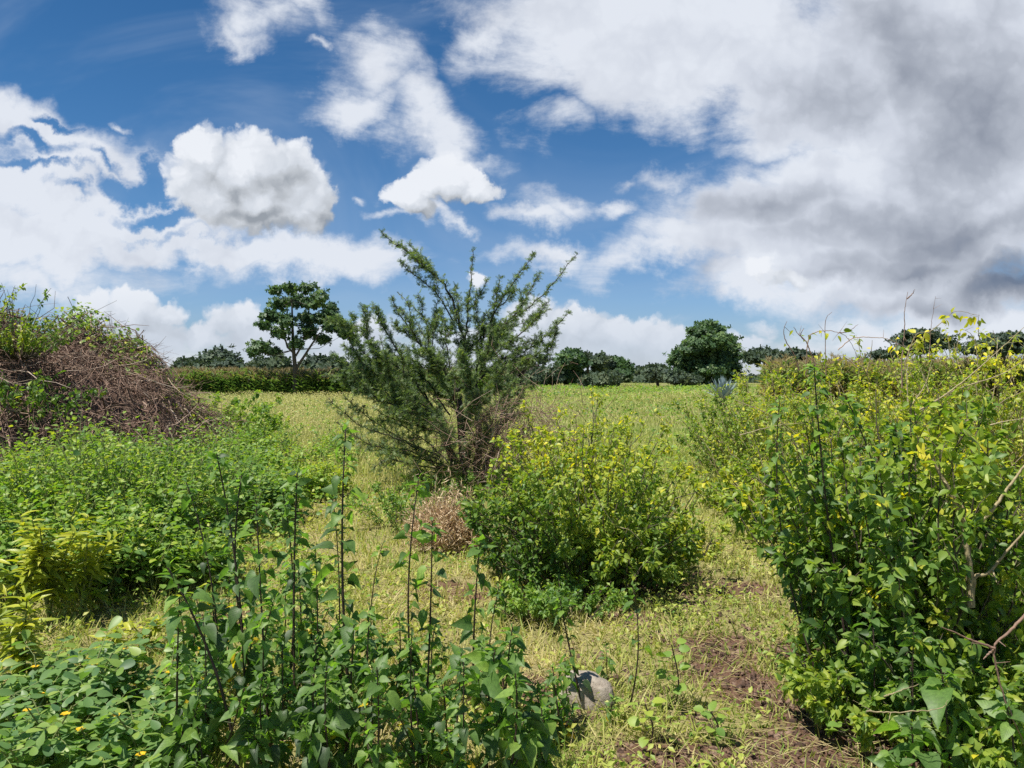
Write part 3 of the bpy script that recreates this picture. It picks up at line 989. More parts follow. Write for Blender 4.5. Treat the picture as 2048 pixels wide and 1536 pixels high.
# ------------------------------------------------------------------ thorn tree
def spline(pts, n):
    """smooth curve through points"""
    p = np.asarray(pts, float)
    if len(p) == 2:
        return p[0] + (p[1] - p[0]) * np.linspace(0, 1, n)[:, None]
    q = np.concatenate([[2 * p[0] - p[1]], p, [2 * p[-1] - p[-2]]])
    seg = len(p) - 1
    out = []
    for u in np.linspace(0, seg - 1e-6, n):
        i = int(u)
        f = u - i
        a, b, c, d = q[i:i + 4]
        out.append(.5 * (2 * b + (c - a) * f + (2 * a - 5 * b + 4 * c - d) * f * f + (3 * b - a - 3 * c + d) * f ** 3))
    return np.array(out)


def make_thorn_tree():
    r = np.random.default_rng(77)
    D = 11.5
    base = np.array([gx(935, D), D, 0.0])
    t = thing('thorn_tree', base, 'big feathery thorn tree with long branches fanning up against the sky', 'tree')
    wood, leaf, thorn = MB(), MB(), MB()
    LP, LD, LT = [], [], []
    TA, TB = [], []

    def bough(pts, r0, r1, twig=.30, gap=.035, leafy=1.0, start=.12):
        pts = np.asarray(pts, float)
        L = np.sum(np.linalg.norm(np.diff(pts, axis=0), axis=1))
        n = max(8, int(L / .07))
        c = spline(pts, n)
        c[1:-1] += r.normal(size=(n - 2, 3)) * .008
        wood.tube(c, np.linspace(r0, r1, n), .35, 5)
        m = int(L * (1 - start) / gap)
        ts = start + (1 - start) * np.sort(r.random(m))
        tang = unit(np.gradient(c, axis=0))
        for tt in ts:
            f = tt * (n - 1)
            i = min(int(f), n - 2)
            p = c[i] + (c[i + 1] - c[i]) * (f - i)
            tg = tang[i]
            perp = unit(np.cross(tg, rdir(1)[0]))
            ln = twig * (.35 + .8 * r.random()) * (1.05 - .75 * tt ** 1.6)
            ang = .75 + .35 * r.random()
            d = unit(tg * math.cos(ang) + perp * math.sin(ang) + np.array([0, 0, .12]))
            mid = p + d * ln * .5
            d2 = unit(d + .25 * r.normal(size=3) + tg * .15)
            end = mid + d2 * ln * .5
            wood.sticks(np.array([p, mid]), np.array([mid, end]), [.004, .0028], [.0028, .0014], .5)
            if r.random() < .35:
                TA.append(mid)
                TB.append(mid + unit(rdir(1)[0]) * .05)
            k = int(ln / .0125 * leafy * (.45 + 1.2 * r.random()) * (.95 + .3 * math.sin(9 * p[0] + 7 * p[2])))
            if k:
                s = .12 + .88 * r.random(k)
                q = np.where(s[:, None] < .5, p + (mid - p) * (s[:, None] * 2), mid + (end - mid) * (s[:, None] * 2 - 1))
                LP.append(q)
                LD.append(unit(d * .5 + rdir(k) * .9))
                LT.append(np.full(k, .40 + .1 * r.normal()))
        k = int(L * 34 * leafy)
        ii = (r.random(k) ** .8 * (n - 1)).astype(int)
        ok = ii > n * start
        LP.append(c[ii[ok]])
        LD.append(unit(tang[ii[ok]] * .5 + rdir(ok.sum())))
        LT.append(np.full(ok.sum(), .45))

    def split_bough(pts, r0, tw, lf):
        """side boughs forking off a bough at a narrow angle"""
        c = spline(np.asarray(pts, float), 30)
        L = np.linalg.norm(np.diff(c, axis=0), axis=1).sum()
        tang = unit(np.gradient(c, axis=0))
        for q in range(int(1.5 * L) + 1):
            i = int(6 + 16 * r.random())
            perp = unit(np.cross(tang[i], rdir(1)[0]))
            d = unit(tang[i] + perp * (.45 + .35 * r.random()) + np.array([0, 0, .1]))
            ln = L * (.18 + .24 * r.random()) * (1.1 - .5 * i / 30)
            e = c[i] + d * ln
            m = c[i] + d * ln * .5 + perp * .03 * ln
            bough([c[i], m, e], r0 * .42, .003, tw, .016, lf * .95, .1)

    def Q(x, y, dd=0.0):
        return px(x, y, D + dd)
    # stems from the root
    stem = {}
    for nm, pts, r0, r1 in (('a', [(935, 985, 0), (928, 930, 0), (922, 860, 0), (918, 790, .05)], .075, .05), ('b', [(945, 985, .05), (958, 900, .1), (955, 830, .15), (950, 770, .2)], .06, .042),
                            ('c', [(928, 985, -.05), (905, 920, -.1), (885, 870, -.15), (870, 820, -.2)], .055, .036), ('e', [(955, 985, .1), (985, 900, .2), (1000, 850, .3)], .05, .032)):
        c = spline([Q(*p) for p in pts], 12)
        c[0, 2] = min(c[0, 2], 0) - .05
        wood.tube(c, np.linspace(r0, r1, 12), .4, 7)
    B = [
        # (points px,py,depth), base radius, twig length, leafiness
        ([(918, 790, 0), (930, 700, -.1), (900, 590, -.2), (840, 525, -.3), (765, 468, -.4)], .034, .30, 1.0),
        ([(905, 640, -.15), (870, 580, -.35), (820, 545, -.45), (800, 522, -.5)], .016, .22, .8),
        ([(918, 790, .05), (928, 700, .1), (938, 600, .1), (946, 500, .15)], .034, .24, .75),
        ([(950, 770, .2), (965, 680, .3), (1010, 590, .35), (1070, 505, .4)], .032, .27, .95),
        ([(955, 760, .2), (985, 680, -.1), (1035, 620, -.25), (1080, 545, -.35)], .026, .27, .9),
        ([(960, 740, .3), (1000, 665, .6), (1080, 595, .8), (1155, 508, .9)], .026, .22, .7),
        ([(965, 730, 0), (1010, 690, -.4), (1060, 650, -.6), (1095, 605, -.7)], .02, .26, .7),
        ([(950, 770, .2), (1000, 722, .3), (1070, 690, .4), (1140, 625, .45)], .028, .28, 1.0),
        ([(985, 735, .3), (1050, 720, .2), (1100, 690, .1), (1115, 640, 0)], .02, .26, 1.0),
        ([(918, 800, 0), (880, 730, -.2), (840, 690, -.4), (800, 630, -.5), (782, 590, -.6)], .028, .28, .85),
        ([(905, 760, 0), (860, 700, .3), (850, 640, .5), (795, 585, .6)], .02, .26, .7),
        ([(860, 720, -.3), (868, 660, -.4), (876, 600, -.4)], .014, .20, .8),
        ([(870, 820, -.2), (820, 740, -.3), (770, 660, -.4), (750, 610, -.5)], .024, .27, .85),
        ([(870, 820, -.2), (810, 745, -.6), (740, 690, -.8), (725, 618, -.8)], .022, .27, .8),
        ([(880, 840, -.1), (800, 770, -.3), (720, 720, -.5), (690, 650, -.6), (652, 640, -.6)], .026, .30, 1.0),
        ([(875, 830, -.1), (790, 770, .3), (715, 690, .5), (680, 655, .6)], .024, .30, 1.05),
        ([(880, 850, 0), (790, 800, .1), (710, 760, .1), (668, 710, 0)], .026, .30, 1.0),
        ([(885, 860, -.2), (800, 815, -.5), (745, 790, -.7), (700, 740, -.8)], .022, .30, 1.1),
        ([(890, 870, -.2), (830, 850, -.6), (780, 835, -.8), (745, 815, -.9)], .018, .30, .9),
        ([(920, 800, 0), (900, 730, .5), (890, 660, .9), (880, 620, 1.1)], .022, .28, .9),
        ([(930, 790, 0), (960, 740, -.6), (975, 700, -.9), (985, 650, -1.1)], .022, .28, .9),
        ([(930, 800, .2), (960, 730, .9), (1000, 690, 1.2), (1030, 640, 1.4)], .022, .28, .9),
        ([(925, 820, 0), (890, 770, -.8), (870, 730, -1.1), (850, 690, -1.3)], .022, .30, 1.0),
        ([(930, 840, 0), (960, 800, -.8), (990, 770, -1.2), (1010, 730, -1.4)], .022, .30, .9),
        ([(930, 850, 0), (940, 790, -1.0), (930, 745, -1.4), (925, 700, -1.6)], .022, .30, 1.0),
        ([(1000, 850, .3), (1010, 790, .4), (1020, 740, .3), (1035, 700, .3)], .02, .24, .7),
        ([(990, 860, .2), (1020, 800, .7), (1040, 780, .8), (1050, 790, .8)], .016, .22, .6),
        ([(900, 870, 0), (860, 830, .8), (830, 790, 1.2), (800, 750, 1.4)], .02, .30, .9),
        ([(915, 880, -.1), (880, 850, -.9), (850, 815, -1.2), (820, 780, -1.3)], .02, .30, 1.0),
        ([(930, 880, -.1), (930, 840, -.9), (950, 810, -1.2), (965, 780, -1.3)], .02, .30, .9),
        ([(940, 890, 0), (1000, 850, -.4), (1030, 810, -.5), (1045, 790, -.5)], .016, .24, .7),
        ([(925, 850, .2), (900, 800, .2), (860, 770, .2), (830, 720, .3)], .02, .30, 1.0),
        ([(885, 850, .1), (800, 790, .6), (730, 740, .9), (690, 690, 1.0)], .022, .30, 1.0),
        ([(890, 850, -.2), (810, 780, -.9), (760, 730, -1.2), (735, 680, -1.3)], .022, .30, 1.0),
        ([(900, 830, 0), (850, 760, -.2), (800, 720, -.3), (770, 690, -.3)], .022, .30, 1.0),
        ([(890, 860, .1), (820, 820, .5), (770, 800, .7), (720, 780, .8)], .02, .30, 1.0),
        ([(940, 820, .1), (990, 770, .1), (1030, 740, .2), (1075, 715, .2)], .02, .28, .9),
        ([(935, 860, -.1), (975, 830, -.2), (1000, 800, -.2), (1025, 760, -.1)], .02, .28, .9),
    ]
    for pts, r0, tw, lf in B:
        bough([Q(*p) for p in pts], r0 * .72, .004, tw * .62, .0185, lf)
        split_bough([Q(*p) for p in pts], r0 * .72, tw * .5, lf)
    # low half bare branches reaching left
    for pts, lf in (([(880, 920, -.1), (800, 880, -.4), (720, 850, -.6), (655, 795, -.7)], .30), ([(880, 915, 0), (790, 870, .2), (730, 830, .2), (692, 795, .2)], .35),
                    ([(890, 930, -.1), (800, 905, -.5), (730, 885, -.7), (672, 845, -.8)], .30), ([(895, 935, 0), (810, 900, .3), (760, 895, .5), (715, 890, .6)], .30),
                    ([(900, 940, -.2), (830, 930, -.8), (780, 920, -1.0), (745, 935, -1.1)], .35), ([(905, 935, .1), (860, 890, .6), (800, 850, .9), (760, 840, 1.0)], .45),
                    ([(950, 940, 0), (1000, 900, -.3), (1035, 880, -.4), (1060, 850, -.4)], .35), ([(945, 930, -.2), (960, 890, -.9), (975, 870, -1.1), (990, 830, -1.3)], .35),
                    ([(920, 930, -.2), (900, 890, -1.0), (890, 860, -1.3), (860, 830, -1.5)], .5), ([(930, 940, -.2), (940, 920, -.8), (930, 880, -1.2)], .4), ([(915, 950, -.1), (870, 930, -.7), (850, 900, -.9)], .3)):
        bough([Q(*p) for p in pts], .013, .003, .26, .018, lf + .12, .15)
    wood.build('trunk', M_ACWOOD, t)
    P_ = np.concatenate(LP)
    d = np.concatenate(LD)
    n = len(P_)
    M = frames(d, Z3 + .8 * r.normal(size=(n, 3)))
    leaf.inst(FEATHER, M, P_, .048 + .026 * r.random(n), np.clip(np.concatenate(LT) + .2 * r.normal(size=n), 0, 1))
    leaf.build('crown', M_ACAC, t)
    TA_, TB_ = np.array(TA), np.array(TB)
    thorn.sticks(TA_, TB_, .0022, .0006, .95)
    thorn.build('thorns', M_TWIG, t)
    print('acacia leaves', n)


make_thorn_tree()

# ------------------------------------------------------------------ shrubs
def shrub(stems, leaves, base, n, h, spread, r, tmpl, size, tint, r0=.12, lean=(0, 0), sub=7, per=14, thick=.008, droop=.5, sublen=.38, up=.35, clip=None, curve=.25):
    """many stems fanning from the root, side shoots, and leaves hanging along them; tint is a function of leaf positions"""
    base = np.asarray(base, float)
    az = r.random(n) * 6.283
    q = np.sqrt(r.random(n))
    a = base + np.stack([np.cos(az) * r0 * q, np.sin(az) * r0 * q, np.zeros(n)], -1)
    H = 1.30 * h * (.48 + .52 * r.random(n)) * (1 - .22 * q ** 2)
    out = spread * q
    ts = np.linspace(0, 1, 8)
    off = np.stack([np.cos(az) * out * 1.0 + lean[0] * (.7 + .6 * r.random(n)), np.sin(az) * out + lean[1] * (.7 + .6 * r.random(n)), H], -1)
    bend = np.stack([np.cos(az) * curve * out, np.sin(az) * curve * out, -.12 * H], -1)
    P = a[:, None] + off[:, None] * ts[None, :, None] + bend[:, None] * (ts ** 2.4)[None, :, None]
    P[:, 1:] += r.normal(size=P[:, 1:].shape) * .014 * h
    stems.sticks(np.tile(base - np.array([0, 0, .05]), (n, 1)), a, thick * 1.2, thick, .4, 4)
    rad = np.linspace(thick, thick * .3, 8)
    for i in range(7):
        stems.sticks(P[:, i], P[:, i + 1], rad[i], rad[i + 1], np.clip(.4 + .2 * r.normal(size=n), 0, 1), 4)
    # side shoots
    ns = n * sub
    k = np.repeat(np.arange(n), sub)
    tt = .12 + .86 * r.random(ns)
    f = tt * 7
    i = np.minimum(f.astype(int), 6)
    p = P[k, i] + (P[k, i + 1] - P[k, i]) * (f - i)[:, None]
    tg = unit(P[k, i + 1] - P[k, i])
    d = unit(tg * .6 + rdir_r(r, ns) * .75 + np.array([0, 0, up]))
    ln = h * sublen * (.4 + .7 * r.random(ns)) * (1.05 - .6 * tt)
    mid = p + d * ln[:, None] * .5
    d2 = unit(d + .3 * r.normal(size=(ns, 3)))
    e = mid + d2 * ln[:, None] * .5
    stems.sticks(p, mid, thick * .38, thick * .26, .55)
    stems.sticks(mid, e, thick * .26, thick * .12, .6)
    # leaves
    m = ns * per
    j = np.repeat(np.arange(ns), per)
    s = r.random(m)[:, None]
    L = np.where(s < .5, p[j] + (mid - p)[j] * s * 2, mid[j] + (e - mid)[j] * (s * 2 - 1))
    d = unit(unit(L - (base + np.array([0, 0, h * .3]))) * .6 + rdir_r(r, m) * .9 - np.array([0, 0, droop]))
    L = L + d * size * .35
    ok = L[:, 2] > .03
    if clip is not None:
        ok &= clip(L)
    L, d = L[ok], d[ok]
    m = len(L)
    nrm = Z3 * .7 + unit(L - base) * .5 + .6 * r.normal(size=(m, 3))
    M = frames(d, nrm)
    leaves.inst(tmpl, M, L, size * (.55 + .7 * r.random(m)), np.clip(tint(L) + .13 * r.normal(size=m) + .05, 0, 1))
    return m


def rdir_r(r, n):
    return unit(r.normal(size=(n, 3)))


def speckle(L, s=9.0):
    return np.sin(s * L[:, 0] + 1.3 * s * L[:, 2]) * np.sin(s * .8 * L[:, 1] - s * L[:, 2] + 1)


M_SHSTEM = wood_mat('shrub_stems', [(0, (.045, .035, .028)), (.6, (.12, .10, .065)), (1, (.24, .22, .12))], 40)


def make_bush(name, label, base, parts, tmpl, size, tint, seed, cat='bush', group=None, mat=None, stem_mat=None):
    r = np.random.default_rng(seed)
    t = thing(name, base, label, cat, group)
    st, lv = MB(), MB()
    m = 0
    for kw in parts:
        kw = dict(kw)
        b = kw.pop('base', base)
        m += shrub(st, lv, b, r=r, tmpl=kw.pop('tmpl', tmpl), size=kw.pop('size', size), tint=kw.pop('tint', tint), **kw)
    st.build('stems', stem_mat or M_SHSTEM, t)
    lv.build('foliage', mat or M_BUSH, t)
    print(name, m)
    return t


def make_bushes():
    # middle bush: green in front
    D = 6.1
    b = np.array([gx(1175, D), D, 0])
    make_bush('leafy_bush', 'big rounded green bush in the middle with small hanging leaves', b, [
        dict(n=64, h=1.16, spread=.44, sub=9, per=15, r0=.34, lean=(-.04, 0), sublen=.30, curve=.5),
        dict(n=40, h=.66, spread=.42, sub=8, per=14, r0=.48, base=b + np.array([-.06, -.12, 0]), sublen=.34),
        dict(n=20, h=.82, spread=.24, sub=8, per=13, r0=.25, base=b + np.array([-.46, .15, 0]), sublen=.3),
        dict(n=20, h=.55, spread=.25, sub=8, per=13, r0=.28, base=b + np.array([.45, .0, 0]), sublen=.32),
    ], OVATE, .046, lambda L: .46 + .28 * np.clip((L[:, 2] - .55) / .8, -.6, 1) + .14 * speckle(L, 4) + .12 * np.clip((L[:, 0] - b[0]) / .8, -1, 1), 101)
    D = 7.3
    b2 = np.array([gx(1165, D), D, 0])
    make_bush('yellowing_bush', 'taller yellowing bush behind the rounded green bush', b2, [
        dict(n=50, h=1.50, spread=.36, sub=9, per=14, r0=.34, sublen=.26, curve=.5),
        dict(n=26, h=1.02, spread=.28, sub=9, per=13, r0=.3, base=b2 + np.array([.46, -.2, 0]), sublen=.3, curve=.5),
        dict(n=16, h=.42, spread=.15, sub=8, per=12, r0=.3, base=b2 + np.array([.82, -.4, 0]), tint=lambda L: .70 + .12 * speckle(L, 5)),
    ], OVATE, .044, lambda L: .64 + .10 * np.clip((L[:, 2] - .6), -.5, 1) + .12 * speckle(L, 3.3), 102)
    # right bush
    D = 4.15
    b3 = np.array([gx(1825, D), D, 0])
    make_bush('leafy_shrub', 'large dark green shrub of upright leafy stems at the right', b3, [
        dict(n=80, h=1.45, spread=.38, sub=10, per=13, r0=.38, lean=(-.09, .0), up=.7, sublen=.22),
        dict(n=18, h=1.62, spread=.20, sub=8, per=12, r0=.20, base=b3 + np.array([-.20, .1, 0]), up=.9, sublen=.16, lean=(-.12, 0), tint=lambda L: .32 + .1 * speckle(L, 6)),
        dict(n=44, h=1.05, spread=.55, sub=9, per=13, r0=.4, base=b3 + np.array([.75, .35, 0]), sublen=.3),
        dict(n=30, h=.6, spread=.35, sub=9, per=12, r0=.4, base=b3 + np.array([.15, -.4, 0]), sublen=.3),
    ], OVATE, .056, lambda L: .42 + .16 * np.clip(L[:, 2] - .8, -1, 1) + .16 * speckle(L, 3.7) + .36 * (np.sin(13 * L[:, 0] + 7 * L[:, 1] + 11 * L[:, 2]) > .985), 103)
    D = 3.75
    b4 = np.array([gx(1880, D), D, 0])
    make_bush('low_shrub', 'low yellow green leafy shrub at the foot of the dark shrub', b4, [
        dict(n=80, h=.34, spread=.16, sub=7, per=11, r0=.55, thick=.004), dict(n=46, h=.24, spread=.14, sub=7, per=11, r0=.32, base=b4 + np.array([-.30, -.18, 0]), thick=.004),
        dict(n=60, h=.32, spread=.16, sub=7, per=11, r0=.45, base=b4 + np.array([.15, -.45, 0]), thick=.004)
    ], OVATE, .042, lambda L: .43 + .13 * speckle(L, 5), 104)
    # yellow scrub hedge in the right distance
    yel = lambda L: .74 + .12 * speckle(L, 2.4) + .08 * np.clip(L[:, 2] - 1, -1, 1)
    hedge = [
        (1475, 13.5, .95, .6, 'low dull green scrub bush left of the yellow hedge', .50),
        (1520, 12.0, 1.45, .9, 'yellow green scrub bush below the low thorn tree', .62),
        (1600, 10.6, 1.50, .9, 'yellow scrub bush just left of the tall dark shrub top', .68),
        (1720, 10.0, 1.66, .9, 'yellow scrub bush behind the tall dark shoots', .74),
        (1830, 9.2, 1.72, .9, 'yellow scrub bush under the flat topped thorn tree', .76),
        (1945, 9.0, 1.80, .9, 'yellow scrub bush under the arching vines near the right edge', .76),
        (2060, 8.6, 1.86, .9, 'yellow scrub bush cut by the right edge', .78),
        (1530, 9.6, .55, .5, 'low straggly scrub bush between the path and the hedge', .58),
        (1640, 7.4, .70, .6, 'low yellow green scrub bush behind the left side of the dark shrub', .64),
        (1960, 6.3, 1.00, .8, 'low green and yellow scrub bush behind the bent branch', .62),
        (1850, 7.2, 1.05, .8, 'mid height yellow leaved scrub bush behind the dark shrub', .70),
    ]
    for i, (x, D, h, sp, lb, tn) in enumerate(hedge):
        b = np.array([gx(x, D), D, 0])
        make_bush('scrub_bush', lb, b, [dict(n=50, h=h * 1.12, spread=sp * .75, sub=10, per=13, r0=.62, thick=.010, sublen=.30)], OVATE, .050, (lambda tn: (lambda L: tn - .08 + .13 * speckle(L, 2.4) + .06 * speckle(L, 9)))(tn), 120 + i,
                  group='yellow scrub bushes along the right side', stem_mat=M_CANE)
    # bushes at the foot of the brush heap and round the thorn tree
    D = 16.5
    b = np.array([gx(395, D), D, 0])
    make_bush('creeper_bush', 'bright green creeper covered bush at the right end of the brush heap', b, [
        dict(n=50, h=1.42, spread=.9, sub=9, per=13, r0=.8, sublen=.3), dict(n=34, h=.95, spread=.6, sub=9, per=13, r0=.7, base=b + np.array([.6, -.3, 0]), sublen=.3)], ROUND, .07, lambda L: .62 + .13 * speckle(L, 2.2), 140, mat=M_HERB)
    for i, (x, D, h, lb) in enumerate([(800, 8.6, .55, 'grey green low herb left of the dry tan tuft'), (1130, 5.3, .26, 'low grey green herb at the front foot of the round bush'), (1060, 5.35, .22, 'small pale herb at the left foot of the round bush'), (870, 10.9, .45, 'low herb hiding the left side of the thorn tree foot'), (985, 10.7, .50, 'low yellow green herb hiding the right side of the thorn tree foot'), (925, 10.4, .32, 'low herb just in front of the thorn tree foot')]):
        b = np.array([gx(x, D), D, 0])
        make_bush('low_herb', lb, b, [dict(n=26, h=h, spread=h * .8, sub=7, per=10, r0=.2, thick=.004)], SMALL, .036, lambda L: .42 + .12 * speckle(L, 8), 150 + i, cat='herb', mat=M_HERB)


make_bushes()


# ------------------------------------------------------------------ tall dark stemmed weeds of the foreground
def weed_mesh(base, top, r, lmax=.115, gap=.052, bare=.12, bend=.075, rad=.0062, side=0, big=1.0):
    """stem and foliage of one weed from base to top"""
    st, lv = MB(), MB()
    base, top = np.asarray(base, float), np.asarray(top, float)
    H = np.linalg.norm(top - base)

    def axis(a, b, lm, gp, br, rd, phase):
        n = 14
        u = np.linspace(0, 1, n)
        L = np.linalg.norm(b - a)
        bd = np.array([r.normal(), r.normal(), 0]) * bend * L
        c = a + (b - a) * u[:, None] + bd * (u * (1 - u) * 2)[:, None]
        st.tube(c, rd * (1 - .62 * u), np.concatenate([[.3]] * 1)[0], 6)
        k = max(5, int(L * (1 - br) / gp * 2.0))
        tt = br + (1 - br) * (np.arange(k) + .6 * r.random(k)) / k
        for q, s in enumerate(tt):
            f = s * (n - 1)
            i = min(int(f), n - 2)
            p = c[i] + (c[i + 1] - c[i]) * (f - i)
            vig = .6 + .55 * math.sin(phase * 3 + s * 7)       # leafier and barer stretches
            for w in range(1 + (r.random() < .6)):
                if r.random() < .16:
                    continue
                az = phase + q * 2.4 + 3.1 * w + .5 * r.normal()
                size = lm * (.34 + .56 * r.random()) * (.62 + .42 * vig) * (1 - .42 * max(0, (s - .8) / .2))
                el = .25 - .5 * (1 - s) + .3 * r.normal()
                pl = size * (.25 + .4 * r.random())
                d = np.array([math.cos(az) * math.cos(el), math.sin(az) * math.cos(el), math.sin(el)])
                pe = p + (d + np.array([0, 0, .25])) * pl
                st.sticks(p[None], pe[None], .0016, .0011, .85, 4)
                dl = unit(d + np.array([0, 0, -.08 - .75 * r.random() * (1 - .6 * s)]) + .3 * r.normal(size=3))
                tint = np.clip(.44 + .26 * r.normal() + .24 * (s - .5), 0, .84)
                if s < .5 and r.random() < .07:
                    tint = .955 + .03 * r.random()
                M = frames(dl[None], (Z3 + .35 * d + .5 * r.normal(size=3))[None])
                lv.inst((HEART, HEART_B, HEART_C)[r.integers(3)], M, pe[None], size * np.array([[.8 + .3 * r.random(), 1, .5 + 1.2 * r.random()]]) * big, tint)
        # young leaves at the tip
        m = 9
        az = r.random() * 6 + np.arange(m) * 2.4
        el = -.15 + 1.1 * np.arange(m) / m + .25 * r.normal(size=m)
        d = np.stack([np.cos(az) * np.cos(el), np.sin(az) * np.cos(el), np.sin(el)], -1)
        M = frames(d, np.tile(Z3, (m, 1)) + .5 * r.normal(size=(m, 3)))
        back = unit(c[-1] - c[-3]) * (.075 * (1 - np.arange(m) / m))[:, None]
        lv.inst(HEART_C, M, np.tile(c[-1], (m, 1)) - back + d * .012, np.stack([np.ones(m) * .9, np.ones(m), 1.3 * r.random(m)], -1) * (lm * (.72 - .5 * np.arange(m) / m) * (.7 + .5 * r.random(m)))[:, None], np.clip(.58 + .16 * r.normal(size=m), 0, .84))

    axis(base, top, lmax, gap, bare, rad, r.random() * 6)
    for q in range(side):
        s = .08 + .3 * r.random()
        a = base + (top - base) * s
        az = r.random() * 6.283
        L = H * (.25 + .3 * r.random())
        b = a + np.array([math.cos(az) * .45, math.sin(az) * .45, .85]) * L
        axis(a, b, lmax * .85, gap * .9, .15, rad * .6, r.random() * 6)
    return st, lv


def make_weeds():
    r = np.random.default_rng(303)
    G = 'tall dark stemmed weeds in the foreground'

    def one(label, base, top, **kw):
        t = thing('tall_weed', base, label, 'weed', G)
        st, lv = weed_mesh(base, top, r, **kw)
        st.build('stem', M_WEEDSTEM, t)
        lv.build('foliage', M_WEED, t)
        return t
    # (label, foot px x, distance, top px, top py, keywords)
    named = [
        ('tallest weed, its leafy tip standing before the thorn tree', 708, 3.45, 692, 850, dict(gap=.060, bare=.12, lmax=.115, rad=.0085)),
        ('second tallest weed, leaning left with a long bare dark stem', 488, 3.5, 432, 905, dict(gap=.075, bare=.2, lmax=.11, rad=.0085)),
        ('leaning weed at the left end of the clump with a pale tip', 478, 2.95, 332, 1132, dict(gap=.075, bare=.12, lmax=.12, rad=.0085)),
        ('tall weed just right of the second tallest, with broad grey leaves', 545, 3.6, 484, 945, dict(gap=.07, bare=.15, lmax=.115, rad=.008)),
        ('upright weed in the middle of the clump with a spreading flat tip', 590, 3.55, 594, 945, dict(gap=.065, bare=.12, lmax=.11, rad=.0078)),
        ('slim weed leaning left with a small leafy tip beside the green herbs', 430, 3.75, 372, 965, dict(gap=.075, bare=.15, lmax=.10, rad=.0065)),
        ('weed with a long thin stem crossed by grey leaves near its tip', 540, 3.3, 512, 1005, dict(gap=.075, bare=.15, lmax=.105, rad=.007)),
        ('short stemmed weed close beside the flat tipped upright weed', 566, 3.7, 565, 985, dict(gap=.09, bare=.2, lmax=.095, rad=.006)),
        ('slim weed immediately left of the tallest weed', 668, 3.75, 664, 985, dict(gap=.12, bare=.2, lmax=.085, rad=.005)),
        ('thin weed with paired small leaves left of the tallest weed', 630, 3.6, 630, 1092, dict(gap=.11, bare=.3, lmax=.085, rad=.005)),
        ('weed with a silvery tip in front of the grey green herb', 828, 3.95, 838, 955, dict(gap=.08, bare=.15, lmax=.11, rad=.0065)),
        ('weed with a yellow green tip in front of the dry tan tuft', 850, 3.6, 864, 1042, dict(gap=.075, bare=.15, lmax=.105, rad=.0065)),
        ('weed with a broad fresh tip left of the round bush foot', 948, 3.55, 962, 1070, dict(gap=.075, bare=.2, lmax=.11, rad=.0065)),
        ('thin weed alone in the grass right of the tallest weed', 760, 4.0, 766, 1085, dict(gap=.13, bare=.35, lmax=.07, rad=.0045)),
        ('weed with small sparse leaves behind the bushy grey weed', 980, 3.9, 998, 1175, dict(gap=.09, bare=.3, lmax=.075, rad=.005)),
        ('bushy grey tipped weed leaning left over the stone', 1168, 3.75, 1118, 1190, dict(gap=.06, bare=.25, lmax=.10, rad=.006)),
        ('slender weed with a folded grey tip standing alone on the grass', 1254, 3.75, 1266, 1172, dict(gap=.10, bare=.3, lmax=.08, rad=.005)),
        ('weed with a big pale crinkled leaf in front of the clump', 975, 3.05, 990, 1300, dict(gap=.055, bare=.15, lmax=.14, rad=.007)),
        ('leafy weed with a rosette tip behind the crinkled leaf', 1010, 3.3, 1025, 1255, dict(gap=.06, bare=.2, lmax=.11, rad=.006)),
        ('weed with a drooping yellowed leaf at the front left of the clump', 425, 2.9, 385, 1420, dict(gap=.055, bare=.1, lmax=.11, rad=.006)),
        ('weed with light green rosette at the bottom left of the clump', 375, 2.95, 360, 1440, dict(gap=.05, bare=.1, lmax=.12, rad=.006)),
        ('broad leaved pale weed at the bottom right among the low shrubs', 1900, 3.0, 1885, 1340, dict(gap=.06, bare=.15, lmax=.15, rad=.007)),
        ('large leaved weed at the bottom edge below the low shrub', 1830, 2.9, 1825, 1450, dict(gap=.05, bare=.1, lmax=.15, rad=.007)),
        ('large leaved weed cut by the right edge near the bottom', 2030, 2.9, 2015, 1405, dict(gap=.06, bare=.15, lmax=.15, rad=.007)),
        ('leafy weed rising through the foot of the dark shrub', 1745, 3.6, 1745, 1215, dict(gap=.06, bare=.3, lmax=.10, rad=.006)),
        ('grey tipped weed in front of the dark shrub below the bent branch', 1835, 3.3, 1830, 1260, dict(gap=.06, bare=.2, lmax=.09, rad=.006)),
        ('tall shoot with big dark leaves above the top of the dark shrub', 1720, 3.9, 1628, 730, dict(gap=.055, bare=.45, lmax=.11, rad=.008)),
        ('leafy dark shoot left of the tallest shoot on the dark shrub', 1660, 3.95, 1560, 800, dict(gap=.06, bare=.5, lmax=.09, rad=.006)),
        ('leafy dark shoot in the middle of the dark shrub top', 1770, 3.9, 1690, 790, dict(gap=.055, bare=.5, lmax=.10, rad=.007)),
        ('dark shoot with a spreading leafy tip at the right of the dark shrub top', 1820, 3.95, 1790, 850, dict(gap=.06, bare=.5, lmax=.10, rad=.006)),
        ('short weed standing directly in front of the stone', 1135, 3.55, 1130, 1330, dict(gap=.045, bare=.1, lmax=.085, rad=.005)),
        ('short yellowing weed at the right foot of the stone', 1222, 3.6, 1228, 1395, dict(gap=.045, bare=.1, lmax=.075, rad=.004)),
        ('slim pale weed rising just behind the stone', 1215, 4.05, 1212, 1290, dict(gap=.055, bare=.2, lmax=.07, rad=.004)),
        ('small weed in front of the left half of the stone', 1098, 3.6, 1090, 1370, dict(gap=.05, bare=.1, lmax=.08, rad=.005)),
    ]
